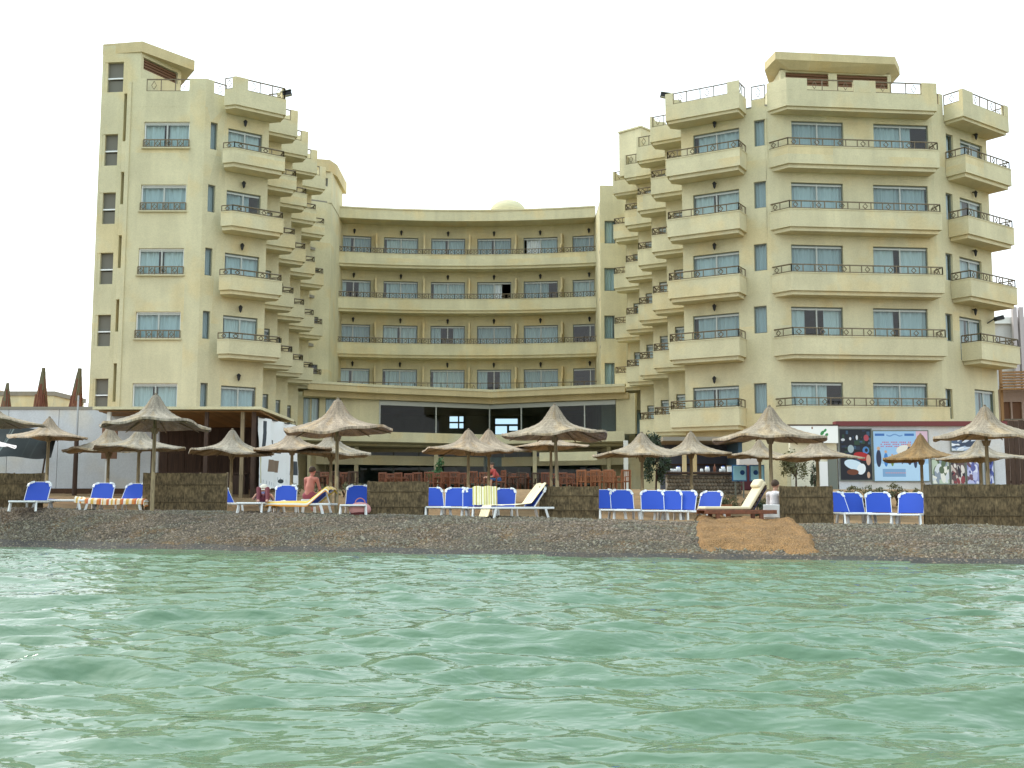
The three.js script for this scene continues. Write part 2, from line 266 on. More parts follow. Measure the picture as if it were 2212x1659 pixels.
function addWindow(th, f, s0, s1, y0, y1, o = {}) {
  f.holes.push([s0, s1, y0, y1]);
  const w = +(s1 - s0).toFixed(2), h = +(y1 - y0).toFixed(2), split = o.split ?? w > 1.2, P = winParts(w, h, split), g = grp(o.name ?? 'window', th);
  const [x, z] = f.pt((s0 + s1) / 2, -0.15); g.position.set(x - th.position.x, y0 - th.position.y, z - th.position.z); g.rotation.y = f.turn;
  mesh('frame', P.frame, o.frame ?? M.frameDark, g); if (P.bars) mesh('mullion', P.bars, M.frame, g);
  P.px.forEach((x, i) => { if (o.open === i) return; const m = mesh('pane', P.pane, o.glass ?? M.glass, g); m.position.set(x, P.h / 2, i ? 0.012 : -0.012); });
  const r = R(), v = o.curtain ?? (r < 0.42 ? 0 : r < 0.66 ? 1 : r < 0.78 ? 2 : r < 0.9 ? 3 : 4);
  if (v >= 0) { const c = mesh('curtain', P.cur[v], M.curtain[o.tone ?? (wn * 7 + (wn >> 2)) % 3], g); c.position.z = -0.17; }
  wn++; return g;
}
const lampGeo = join([box(0.05, 0.05, 0.2, 0, 0.16, -0.1), new THREE.CylinderGeometry(0.03, 0.13, 0.12, 6).translate(0, 0.15, 0), new THREE.CylinderGeometry(0.1, 0.06, 0.22, 6).translate(0, -0.02, 0), new THREE.ConeGeometry(0.05, 0.08, 6).rotateX(Math.PI).translate(0, -0.17, 0)]);
function wallLamp(th, f, s, y) { const m = mesh('wall_lamp', lampGeo, M.black, th), [x, z] = f.pt(s, 0.2); m.position.set(x - th.position.x, y - th.position.y, z - th.position.z); m.rotation.y = f.turn; }
const local = (th, g) => g.translate(-th.position.x, -th.position.y, -th.position.z);
function railGeo(pts, y0, y1, step = 0.62, t = 0.035) {
  const gs = [], h = y1 - y0;
  for (let i = 0; i + 1 < pts.length; i++) {
    const a = pts[i], b = pts[i + 1], l = Math.hypot(b[0] - a[0], b[1] - a[1]); if (l < 0.12) continue;
    const P = (s, y) => V(lerp(a[0], b[0], s), y, lerp(a[1], b[1], s));
    gs.push(bar(P(0, y1), P(1, y1), 0.055), bar(P(0, y0 + 0.05), P(1, y0 + 0.05), t));
    const n = Math.max(1, Math.round(l / step));
    for (let k = 0; k <= n; k++) gs.push(bar(P(k / n, y0), P(k / n, y1), 0.045));
    for (let k = 0; k < n; k++) {
      const m = (k + 0.5) / n, e = Math.min(0.36, 0.13 / (l / n)) / n, ym = y0 + h * 0.52, r = h * 0.34;
      if (k % 2 === 0) gs.push(bar(P(m - e, ym), P(m, ym + r), t), bar(P(m, ym + r), P(m + e, ym), t), bar(P(m + e, ym), P(m, ym - r), t), bar(P(m, ym - r), P(m - e, ym), t));
    }
  }
  return gs;
}
// outer: the balcony's outer edge from wall to wall, left to right seen from outside; the wall side closes it
function balcony(th, outer, fl, o = {}) {
  const top = fl + (o.h ?? 0.74), inner = offset(outer, -0.0), lip = offset(outer, 0.14);
  const g = mesh('balcony', [uvm(local(th, ribbon(outer, 0.13, fl - 0.06, top))), uvm(local(th, prism([...lip, ...(o.close ?? [])], fl - 0.26, fl - 0.02)))], M.stucco, th);
  if (o.cap !== false) mesh('coping', [uvm(local(th, ribbon(offset(outer, -0.025), 0.18, top, top + 0.05)))], M.stucco, g);
  const mid = offset(outer, 0.065);
  if (o.rail !== false) mesh('railing', railGeo(mid.map(p => [p[0] - th.position.x, p[1] - th.position.z]), top + 0.05 - th.position.y, top + (o.railH ?? 0.44) - th.position.y), M.rail, g);
  return g;
}
// roof-level parapet: low wall, taller piers, railings in the gaps. piers: [from, to] as fractions of the whole length
function roofParapet(th, pts, piers, o = {}) {
  const y0 = o.y0 ?? ROOF - 0.28, low = o.low ?? 23.2, high = o.high ?? 23.85, g = mesh('parapet', [uvm(local(th, ribbon(pts, 0.16, y0, low)))], M.stucco, th);
  if (o.slab) mesh('slab', [uvm(local(th, prism([...offset(pts, 0.12), ...o.slab], y0 - 0.16, y0 + 0.1)))], M.stucco, g);
  const L = [0]; for (let i = 1; i < pts.length; i++) L.push(L[i - 1] + Math.hypot(pts[i][0] - pts[i - 1][0], pts[i][1] - pts[i - 1][1]));
  const sub = (a, b) => { const at2 = s => { s = clamp(s, 0, L.at(-1)); let i = 1; while (i < L.length - 1 && L[i] < s) i++; const t = (s - L[i - 1]) / (L[i] - L[i - 1]); return [lerp(pts[i - 1][0], pts[i][0], t), lerp(pts[i - 1][1], pts[i][1], t)]; }; const A = a * L.at(-1), B = b * L.at(-1); return [at2(A), ...pts.filter((p, i) => L[i] > A + 0.02 && L[i] < B - 0.02), at2(B)]; };
  let last = 0;
  for (const [a, b] of piers) {
    mesh('pier', [uvm(local(th, ribbon(offset(sub(a, b), -0.004), 0.2, low, high)))], M.stucco, g);
    if (a > last + 0.01) mesh('railing', railGeo(offset(sub(last, a), 0.08).map(p => [p[0] - th.position.x, p[1] - th.position.z]), low - th.position.y, high - 0.03 - th.position.y, 0.75, 0.025), M.rail, g);
    last = b;
  }
  if (last < 0.99) mesh('railing', railGeo(offset(sub(last, 1), 0.08).map(p => [p[0] - th.position.x, p[1] - th.position.z]), low - th.position.y, high - 0.03 - th.position.y, 0.75, 0.025), M.rail, g);
  return g;
}
const add2 = (p, v, k) => [p[0] + v[0] * k, p[1] + v[1] * k];

// ------------------------------------------------------------------ right wing
{
  const th = thing('hotel_wing', 'cream hotel wing with wide front balconies above the beach posters', 'building', [17, 1.7, -64]);
  const a30 = [0.866, 0.5], nL = [-0.5, 0.866], B = [13.6, -58.0], T = [-0.4, -3.6], A = [0, 1, 2, 3, 4].map(k => [9.43 + T[0] * k, -60.4 + T[1] * k]);
  const Rr = A.map(p => add2(p, [0.5, -0.866], 2.918));
  const E0 = [22.9, -58.95], E1 = [27.25, -62.2], E2 = add2(E1, [-0.6, -0.8], 3);
  const endL = [6.22, -77.2], endR = Rr[4];
  const fs = [];
  const F = (p, q, y0 = 1.6, y1 = ROOF) => { const f = new Facade(p, q, y0, y1); fs.push(f); return f; };
  const fEnd = F(endL, endR), units = [];
  for (let k = 4; k >= 1; k--) { units[k] = F(A[k], Rr[k - 1]); }
  units[0] = F(A[0], B);
  const fMid = F(B, E0), fR = F(E0, E1);
  for (let k = 0; k < 5; k++) F(Rr[k], A[k]);
  F(E1, E2); F(E2, [25.4, -92]); F([25.4, -92], [6.22, -92]); F([6.22, -92], endL);
  FL.forEach((fl, k) => {
    const py = [860, 700, 565, 430, 290][k], y0 = fl + 0.02, y1 = fl + (k ? 2.6 : 2.25), yu = fl + (k ? 2.42 : 2.15), BO = { h: 0.86, railH: 0.47 };
    // front bay: two sliding windows, one long balcony
    for (const [a, b] of [[1710, 1822], [1887, 2005]]) { const s0 = fMid.s(a, py), s1 = fMid.s(b, py); addWindow(th, fMid, s0, s1, y0, y1, { curtain: a > 1800 && k === 1 ? 1 : undefined }); }
    const bl = fMid.s(1690, py) , o1 = 0.98;
    balcony(th, [fMid.pt(0.12, 0.0), fMid.pt(0.85, o1), fMid.pt(fMid.len - 0.15, o1), fMid.pt(fMid.len - 0.15, 0.02)], fl, BO);
    // narrow windows each side
    const n0 = units[0].s(1629, py), n1 = units[0].s(1657, py); addWindow(th, units[0], n0, n1, fl + (k ? 1.2 : 0.6), fl + (k ? 2.65 : 2.2), { split: false, curtain: 0, tone: 2 });
    const m0 = fR.s(2043, py), m1 = fR.s(2058, py); addWindow(th, fR, m0, m1, fl + (k ? 0.95 : 0.4), fl + (k ? 2.45 : 2.0), { split: false, curtain: 0, tone: 2, frame: M.frameDark });
    // stepped units facing the court
    units.forEach((u, i) => {
      let s0, s1;
      if (!i) { s0 = u.s(1497, py); s1 = u.s(1597, py); wallLamp(th, u, (s0 + s1) / 2, yu + 0.33); } else { s0 = 0.45; s1 = 2.0; }
      addWindow(th, u, s0, s1, y0, yu);
      const right = i ? u.len - 0.02 : u.s(1612, py);
      if (k === 0 && i > 2) return;
      balcony(th, [u.pt(-0.1, -0.25), u.pt(-0.62, 0.3), u.pt(-0.42, 1.2), u.pt(right, 1.2), u.pt(right, i ? 1.15 : 0.02)], fl, { ...BO, close: i ? [u.pt(right, 0.02), u.pt(0.02, 0.02)] : [u.pt(0.02, 0.02)] });
    });
    // outer unit on the right
    const q0 = fR.s(k ? 2073 : 2106, py), q1 = fR.s(k ? 2120 : 2149, py);
    addWindow(th, fR, q0, q1, y0 - (k ? 0 : 0.1), yu);
    if (k) { wallLamp(th, fR, (q0 + q1) / 2 + 0.2, yu + 0.33); const sl = k === 1 ? 1.9 : 1.15; balcony(th, [fR.pt(sl, 0.02), fR.pt(sl, 1.2), fR.pt(fR.len + 0.35, 1.2), fR.pt(fR.len + 0.35, -0.3)], fl, { ...BO, close: [fR.pt(fR.len, -0.02)] }); }
    // end wall
    if (k) { const e0 = fEnd.s(1304, py), e1 = Math.min(fEnd.len - 0.12, fEnd.s(1327, py)); addWindow(th, fEnd, e0, e1, fl + 0.4, fl + 2.05, { frame: M.frameDark }); }
  });
  mesh('wall', fs.map(f => uvm(local(th, f.wall()))), M.stucco, th);
  const foot = [endL, endR]; for (let k = 4; k >= 0; k--) { foot.push(A[k]); foot.push(k ? Rr[k - 1] : B); } foot.push(E0, E1, E2, [25.4, -92], [6.22, -92]);
  mesh('roof', [uvm(local(th, prism(foot, ROOF - 0.01, ROOF + 0.1)))], M.concrete, th);
  for (const fl of FL) mesh('floor_slab', [local(th, prism(offset([...foot, foot[0]], 0.3).slice(0, -1), fl - 0.2, fl - 0.005))], M.concrete, th);
  // roof edge
  const o1 = 0.98;
  roofParapet(th, [fMid.pt(0.12, 0), fMid.pt(0.85, o1), fMid.pt(fMid.len - 0.15, o1), fMid.pt(fMid.len - 0.15, 0.02)], [[0, 0.225], [0.47, 0.585], [0.83, 0.93]], { slab: [] });
  roofParapet(th, [units[0].pt(units[0].s(1622, 200), 0.003), units[0].pt(units[0].len - 0.02, 0.003)], [], { y0: ROOF - 0.3, low: 23.05 });
  units.forEach((u, i) => { const right = i ? u.len - 0.02 : u.s(1612, 220), pts = [u.pt(-0.1, -0.25), u.pt(-0.62, 0.3), u.pt(-0.42, 1.2), u.pt(right, 1.2), u.pt(right, i ? 1.15 : 0.02)]; roofParapet(th, pts, i ? [[0, 0.42], [0.9, 1]] : [[0, 0.3], [0.74, 0.84]], { slab: i ? [u.pt(right, 0.02), u.pt(0.02, 0.02)] : [u.pt(0.02, 0.02)] }); });
  roofParapet(th, [fR.pt(1.15, 0.02), fR.pt(1.15, 1.2), fR.pt(fR.len + 0.35, 1.2), fR.pt(fR.len + 0.35, -0.3)], [[0.13, 0.3], [0.74, 0.83]], { slab: [fR.pt(fR.len, -0.02)] });
  roofParapet(th, [fR.pt(0.03, 0.003), fR.pt(1.13, 0.003)], [[0.7, 1]], { y0: ROOF - 0.3 });
  roofParapet(th, [fEnd.pt(0.02, 0.003), fEnd.pt(fEnd.len - 0.02, 0.003)], [[0, 0.4]], { y0: ROOF - 0.3 });
  // lift house with its overhanging slab
  const z0 = -61.6, pl = at(1686, 170, 61.6).x, pr = at(1926, 170, 62.2).x, pt = at(1800, 152, 61.6).y;
  const fP = new Facade([pl, z0], [pr, z0 - 0.7], ROOF + 0.1, pt + 0.02, 0.2); 
  for (const [a, b] of [[1697, 1790], [1808, 1922]]) { const s0 = fP.s(a, 170), s1 = fP.s(b, 170), y0 = at(1800, 184, 61.7).y, y1 = at(1800, 156, 61.7).y; fP.holes.push([s0, s1, y0, y1]); const lv = grp('louvre', th), [x, z] = fP.pt((s0 + s1) / 2, -0.14); lv.position.set(x - 17, y0 - 1.7, z + 64); lv.rotation.y = fP.turn; for (let k = 0; k < 4; k++) { const m = mesh('slat', box(s1 - s0, (y1 - y0) / 4 - 0.03, 0.05), M.brownPanel, lv); m.position.y = (k + 0.5) * (y1 - y0) / 4; m.rotation.x = -0.35; } }
  const rest = [[[pr, z0 - 0.7], [pr, z0 - 6]], [[pr, z0 - 6], [pl, z0 - 6]], [[pl, z0 - 6], [pl, z0]]].map(([p, q]) => new Facade(p, q, ROOF + 0.1, pt + 0.02, 0.2));
  mesh('lift_house', [fP, ...rest].map(f => uvm(local(th, f.wall()))), M.stucco, th);
  const zf = z0 + 0.75, ptop = at(1800, 112, 60.9).y, ring = o => [[at(1647, 140, 63).x + o * 1.2, z0 - 0.9], [at(1672, 140, 61.2).x + o * 1.1, zf - o * 0.7], [at(1934, 140, 61.6).x - o * 0.6, zf - 0.75 - o * 0.7], [at(1951, 140, 62.6).x - o, z0 - 1.6], [at(1951, 140, 62.6).x - o, z0 - 6.6], [at(1647, 140, 63).x + 2 + o, z0 - 6.6]];
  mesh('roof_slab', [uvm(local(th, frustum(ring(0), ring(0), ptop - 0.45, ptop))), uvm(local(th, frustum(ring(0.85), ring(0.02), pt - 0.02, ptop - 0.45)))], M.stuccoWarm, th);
  // stair head further back
  const c = at(1384, 272, 70), cl = at(1337, 276, 71.2), top = at(1384, 275, 70).y;
  mesh('stair_head', [uvm(local(th, prism([[cl.x, cl.z], [c.x, c.z], [c.x + 3.2, c.z - 3.5], [cl.x + 3, cl.z - 4.5]], ROOF + 0.08, top)))], M.stucco, th);
  mesh('stair_head_coping', [uvm(local(th, prism([[cl.x - 0.08, cl.z + 0.05], [c.x, c.z + 0.1], [c.x + 3.3, c.z - 3.5], [cl.x + 3, cl.z - 4.6]], top, top + 0.1)))], M.stucco, th);
}
// ------------------------------------------------------------------ left wing
{
  const th = thing('hotel_wing', 'cream hotel wing with an open stair tower beside the white wall', 'building', [-17, 1.7, -64]);
  const dr = [0.81, -0.586], n = [0.586, 0.81], B = [-15.3, -57.9], A = [0, 1, 2, 3, 4].map(k => [-13.33 - 0.06 * k, -59.33 - 3.58 * k]), Rr = A.map(p => add2(p, n, -2.93));
  const m0 = [-20.13, -57], m1 = [-16.2, -57], endR = [-12.85, -77.4], fs = [], units = [];
  const F = (p, q, y0 = 1.6, y1 = ROOF) => { const f = new Facade(p, q, y0, y1); fs.push(f); return f; };
  const fMain = F(m0, m1), fCh = F(m1, B); units[0] = F(B, A[0]); for (let k = 1; k < 5; k++) units[k] = F(Rr[k - 1], A[k]); const fEnd = F(Rr[4], endR);
  for (let k = 0; k < 5; k++) F(A[k], Rr[k]);
  F(endR, [-12.85, -92]); F([-12.85, -92], [-21.8, -92]); F([-21.8, -92], [-21.8, -58.2]);
  FL.forEach((fl, k) => {
    const py = [840, 690, 555, 425, 290][k], y0 = fl + 0.02, y1 = fl + (k ? 2.13 : 2.05);
    const w = [[286, 383], [293, 390], [299, 397], [304, 402], [311, 409]][k], s0 = fMain.s(w[0], py), s1 = fMain.s(w[1], py);
    const g = addWindow(th, fMain, s0, s1, k ? fl + 0.72 : fl + 0.3, y1, { frame: M.plastic, curtain: k % 2 ? 0 : 1, tone: k % 2 });
    const gy = (k ? fl + 0.72 : fl + 0.3) - 1.7, [gx, gz] = [fMain.pt(s0, 0.04), fMain.pt(s1, 0.04)];
    if (k) mesh('grille', railGeo([gx, gz].map(p => [p[0] + 17, p[1] + 64]), gy, gy + 0.42, 0.3, 0.03), M.rail, th);
    else { const a = fMain.pt(fMain.s(266, 860), 0.1), b = fMain.pt(fMain.s(418, 860), 0.1); mesh('grille', railGeo([a, b].map(p => [p[0] + 17, p[1] + 64]), gy - 0.1, gy + 0.4, 0.5), M.rail, th); }
    mesh('sill', box(s1 - s0 + 0.16, 0.07, 0.16, ...(p => [p[0] + 17, gy - 0.035, p[1] + 64])(fMain.pt((s0 + s1) / 2, 0.05))), M.stucco, th);
    const nx = [[433, 449], [438, 454], [443, 459], [449, 465], [455, 470]][k]; addWindow(th, fCh, fCh.s(nx[0], py), fCh.s(nx[1], py), fl + (k ? 0.75 : 0.5), fl + (k ? 2.22 : 2.1), { split: false, curtain: 0, tone: 2, frame: M.frameDark });
    units.forEach((u, i) => {
      const a = i ? 0.15 : 0.12, b = i ? u.len - 0.45 : u.len - 0.38;
      addWindow(th, u, a, b, y0, y1); if (!i) wallLamp(th, u, (a + b) / 2 - 0.1, fl + 2.5);
      const L = u.len, left = i ? [u.pt(0.02, 1.15), u.pt(0.02, 1.2)] : [u.pt(-0.42, 0.66), u.pt(0.0, 1.2)];
      if (k === 0) { if (i < 3) mesh('railing', railGeo([u.pt(i ? 0.02 : -0.3, 0.5), u.pt(L + 0.3, 0.5)].map(p => [p[0] + 17, p[1] + 64]), fl + 0.05 - 1.7, fl + 0.75 - 1.7, 0.5), M.rail, th); return; }
      balcony(th, [...left, u.pt(L + 0.44, 1.2), u.pt(L + 0.62, 0.35), u.pt(L + 0.1, -0.25)], fl, { h: 0.66, railH: 0.38, close: i ? [u.pt(L - 0.02, 0.02), u.pt(0.02, 0.02)] : [u.pt(L - 0.02, 0.02), u.pt(0, 0.02)] });
    });
    if (k) addWindow(th, fEnd, fEnd.len * 0.3, fEnd.len * 0.72, fl + 0.5, fl + 1.9, { split: false, curtain: -1, frame: M.frameDark });
  });
  // stair tower
  const t0 = [-21.86, -57.35], t1 = [-20.58, -57.2], TT = at(262, 97, 57.2).y, tw = new Facade(t0, t1, 1.6, ROOF + 0.4, 0.3), tops = new Facade(t0, [-19.72, -57.1], ROOF + 0.4, TT, 0.3);
  const opens = [[200, 240, 818, 885], [204, 243, 680, 748], [209, 248, 546, 614], [213, 254, 416, 484], [220, 260, 290, 358]];
  const screen = (f, a, b, y0, y1) => {
    f.holes.push([a, b, y0, y1]); const g = grp('stair_opening', th), [x, z] = f.pt((a + b) / 2, -0.2); g.position.set(x + 17, y0 - 1.7, z + 64); g.rotation.y = f.turn;
    const h = y1 - y0; mesh('screen', box(b - a, h * 0.5 - 0.02, 0.04, 0, h * 0.76, -0.03), M.screenGrey, g); mesh('screen', box(b - a, h * 0.42, 0.04, 0, h * 0.21, -0.03), M.screenGrey, g); mesh('bar', box(b - a, 0.07, 0.1, 0, h * 0.47, 0.05), M.plastic, g);
  };
  opens.forEach(([a, b, y, yb]) => screen(tw, tw.s(a, (y + yb) / 2), Math.min(tw.len - 0.12, tw.s(b, (y + yb) / 2)), at(230, yb, 57.3).y, at(230, y, 57.3).y));
  const ya = at(245, 177, 57.2).y, yb = at(245, 133, 57.2).y; screen(tops, tops.s(226, 155), tops.s(267, 155), ya - 0.6 > ROOF + 0.45 ? ya : ROOF + 0.5, yb);
  const side = [new Facade([-21.86, -60.6], t0, 1.6, TT, 0.3), new Facade(t1, [-20.58, -57.9], 1.6, ROOF + 0.4, 0.25), new Facade([-20.58, -57.7], [-20.1, -57.7], 1.6, ROOF + 0.2, 0.2)];
  mesh('stair_tower', [tw, tops, ...side].map(f => uvm(local(th, f.wall()))), M.stucco, th);
  mesh('rib', [uvm(local(th, prism([[-20.33, -57.75], [-20.33, -56.93], [-20.12, -56.93], [-20.12, -57.75]], 1.6, ROOF + 0.95)))], M.stucco, th);
  FL.forEach(fl => mesh('ledge', uvm(local(th, prism([[-20.6, -57.7], [-20.6, -57.14], [-20.34, -57.05], [-20.34, -57.7]], fl - 0.55, fl + 1.1))), M.stucco, th));
  mesh('wall', fs.map(f => uvm(local(th, f.wall()))), M.stucco, th);
  const foot = [[-21.8, -58.2], [-20.13, -58.2], m0, m1, B]; for (let k = 0; k < 5; k++) { foot.push(A[k], Rr[k]); } foot.push(endR, [-12.85, -92], [-21.8, -92]);
  mesh('roof', [uvm(local(th, prism(foot, ROOF - 0.01, ROOF + 0.1)))], M.concrete, th);
  for (const fl of FL) mesh('floor_slab', [local(th, prism([[-21.5, -92], [-21.5, -58.4], [-19.8, -57.3], [-16.3, -57.3], [-15.7, -58.2], [-14.4, -59.2], ...A.map(p => [p[0] - 1.2, p[1] - 1.4]), [-13.2, -78], [-13.2, -91.7]], fl - 0.2, fl - 0.005))], M.concrete, th);
  // lift house on the stair tower, slab overhanging along the wing
  const q0 = [-19.75, -57.14], q1 = at(391, 180, 59.7), hw = new Facade(q0, [q1.x, q1.z], ROOF + 0.1, TT - 0.42, 0.2);
  { const s0 = 0.06, s1 = hw.len - 0.25, y0 = at(340, 166, 58.4).y, y1 = y0 + 0.66; hw.holes.push([s0, s1, y0, y1]); const lv = grp('louvre', th), [x, z] = hw.pt((s0 + s1) / 2, -0.14); lv.position.set(x + 17, y0 - 1.7, z + 64); lv.rotation.y = hw.turn; for (let k = 0; k < 4; k++) { const m = mesh('slat', box(s1 - s0, 0.13, 0.05), M.brownPanel, lv); m.position.y = (k + 0.5) * 0.155; m.rotation.x = -0.35; } }
  mesh('lift_house', [hw, new Facade([q1.x, q1.z], [q1.x - 2.4, q1.z - 3], ROOF + 0.1, TT - 0.42, 0.2), new Facade([q1.x - 2.4, q1.z - 3], [-21.86, -60.6], ROOF + 0.1, TT - 0.42, 0.2)].map(f => uvm(local(th, f.wall()))), M.stucco, th);
  const ev = at(421, 125, 59.6);
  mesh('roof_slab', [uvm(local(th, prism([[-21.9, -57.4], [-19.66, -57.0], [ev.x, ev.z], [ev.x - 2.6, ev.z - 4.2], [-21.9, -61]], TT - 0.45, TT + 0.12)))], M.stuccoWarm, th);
  // roof edge
  roofParapet(th, [[m0[0] + 0.02, -56.995], [m1[0], -56.995], [B[0] - 0.002, B[1] + 0.006]], [[0, 0.145], [0.585, 0.85]], { y0: ROOF - 0.4, low: 23.05, high: 23.75 });
  units.forEach((u, i) => { const L = u.len, left = i ? [u.pt(0.02, 1.15), u.pt(0.02, 1.2)] : [u.pt(-0.42, 0.66), u.pt(0.0, 1.2)]; roofParapet(th, [...left, u.pt(L + 0.44, 1.2), u.pt(L + 0.62, 0.35), u.pt(L + 0.1, -0.25)], i ? [[0, 0.08], [0.5, 1]] : [[0.09, 0.26], [0.72, 0.9]], { slab: i ? [u.pt(L - 0.02, 0.02), u.pt(0.02, 0.02)] : [u.pt(L - 0.02, 0.02), u.pt(0, 0.02)] }); });
  // stair head at the far end with its own slab
  const c = at(717, 380, 77.3), tp = at(700, 372, 77.3).y, hd = new Facade([c.x - 3.6, c.z + 0.6], [c.x, c.z], ROOF, tp, 0.2);
  addWindow(th, hd, hd.s(694, 395), hd.s(708, 395), at(700, 403, 77.3).y, at(700, 385, 77.3).y, { split: false, curtain: -1, frame: M.frameDark });
  mesh('stair_head', [hd, new Facade([c.x, c.z], [c.x, c.z - 5], ROOF, tp, 0.2), new Facade([c.x, c.z - 5], [c.x - 3.6, c.z - 4.5], ROOF, tp, 0.2)].map(f => uvm(local(th, f.wall()))), M.stucco, th);
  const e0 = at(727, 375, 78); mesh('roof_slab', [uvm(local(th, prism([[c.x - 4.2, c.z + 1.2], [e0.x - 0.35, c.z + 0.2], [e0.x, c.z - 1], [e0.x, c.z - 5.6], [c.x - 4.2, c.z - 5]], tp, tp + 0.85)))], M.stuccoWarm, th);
}
console.log('wings');
// ------------------------------------------------------------------ curved middle block
{
  const x0 = -3.45, D0 = 82.5, Rd = 40, th = thing('hotel_block', 'curved cream hotel block set back between the two wings', 'building', [x0, 1.7, -84]);
  const arc = (r, xa, xb, n = 28) => { const a0 = Math.asin((xa - x0) / Rd), a1 = Math.asin((xb - x0) / Rd), o = []; for (let i = 0; i <= n; i++) { const a = lerp(a0, a1, i / n); o.push([x0 + r * Math.sin(a), -(D0 - Rd) - r * Math.cos(a)]); } return o; };
  const RW = Rd + 1.55, XL = -12.9, XR = 6.3;
  const fs = [], wallPts = arc(RW, XL - 1, XR + 2, 1);
  // the wall as short straight panels, one for each room, so that the windows sit flat
  const pxs = [764, 869, 965, 1073, 1169, 1272], dv = [705, 813, 918, 1017, 1118, 1218, 1330];
  const angOf = (px, py, r) => { let lo = -0.5, hi = 0.5; for (let i = 0; i < 40; i++) { const a = (lo + hi) / 2, x = x0 + r * Math.sin(a), d = D0 - Rd + r * Math.cos(a); if (x / d < ray(px, py)[0]) lo = a; else hi = a; } return lo; };
  const P = a => [x0 + RW * Math.sin(a), -(D0 - Rd) - RW * Math.cos(a)];
  const angs = dv.map(px => angOf(px, 620, RW)), bays = [];
  for (let i = 0; i < 6; i++) { const f = new Facade(P(angs[i]), P(angs[i + 1]), 8.9, ROOF, 0.25); fs.push(f); bays.push(f); }
  const band = arc(Rd, XL - 0.05, XR - 0.05, 40);
  const backWall = arc(Rd + 1.45, XL - 0.05, XR - 0.05, 40).reverse();
  FL.forEach((fl, k) => {
    if (!k) return;
    bays.forEach((f, i) => {
      const w = 2.62, c = f.len / 2 + (i === 0 ? 0.15 : 0), open = (k === 4 && i === 4) ? 0 : (k === 3 && i === 3) ? 1 : undefined;
      addWindow(th, f, c - w / 2, c + w / 2, fl + 0.02, fl + 2.4, { open, curtain: open === 0 ? 2 + 1 : open === 1 ? 2 : (k === 2 && i === 5) || (k === 1 && i === 5) ? -1 : undefined });
      wallLamp(th, f, c, fl + 2.7);
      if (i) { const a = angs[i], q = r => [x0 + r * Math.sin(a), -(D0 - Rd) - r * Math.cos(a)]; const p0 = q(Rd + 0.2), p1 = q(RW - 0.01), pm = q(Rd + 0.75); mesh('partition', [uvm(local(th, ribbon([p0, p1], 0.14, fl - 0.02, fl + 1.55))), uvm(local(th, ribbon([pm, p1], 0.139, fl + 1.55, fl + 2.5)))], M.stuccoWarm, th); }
    });
    if (k > 1) balcony(th, band, fl, { close: backWall });
    else mesh('railing', railGeo(band.filter((_, i) => i % 4 === 0).map(p => [p[0] - x0, p[1] + 84]), fl + 0.3 - 1.7, fl + 1.2 - 1.7, 0.8), M.rail, th);
  });
  mesh('wall', [...fs.map(f => uvm(local(th, f.wall()))), ...[[[XR + 0.2, -86.3], [XR + 0.2, -96]], [[XR + 0.2, -96], [XL - 0.2, -96]], [[XL - 0.2, -96], [XL - 0.2, -86.3]]].map(([p, q]) => uvm(local(th, new Facade(p, q, 9, ROOF).wall())))], M.stucco, th);
  for (const y of [8.88, ...FL.slice(2)]) mesh('floor_slab', [local(th, prism([...arc(RW + 0.27, XL, XR, 30), [XR, -95.7], [XL, -95.7]], y - (y < 9 ? 0 : 0.2), y + (y < 9 ? 0.18 : -0.01)))], M.concrete, th);
  const rb = arc(Rd - 0.25, XL - 0.05, XR - 0.05, 40);
  mesh('roof', [uvm(local(th, prism([...rb, [XR, -96], [XL, -96]], ROOF - 0.02, ROOF + 0.2)))], M.stucco, th);
  const pp = mesh('parapet', [uvm(local(th, ribbon(offset(rb, -0.12), 0.3, ROOF - 0.06, 23.3)))], M.stucco, th);
  mesh('coping', [uvm(local(th, ribbon(offset(rb, -0.18), 0.42, 23.3, 23.4)))], M.stucco, pp);
  const dm = at(1097, 455, 92), rr = 39 / FP * 92;
  const dy = at(1097, 458, 92).y, dh = at(1097, 433, 92).y - dy;
  mesh('dome', new THREE.SphereGeometry(1, 36, 14, 0, Math.PI * 2, 0, Math.PI / 2).scale(rr, dh, rr).translate(dm.x - x0, dy - 1.7, -8), M.stucco, th);
  mesh('drum', uvm(new THREE.CylinderGeometry(rr * 1.02, rr * 1.02, dy - ROOF, 32).translate(dm.x - x0, (dy + ROOF) / 2 - 1.7, -8)), M.stucco, th);
}
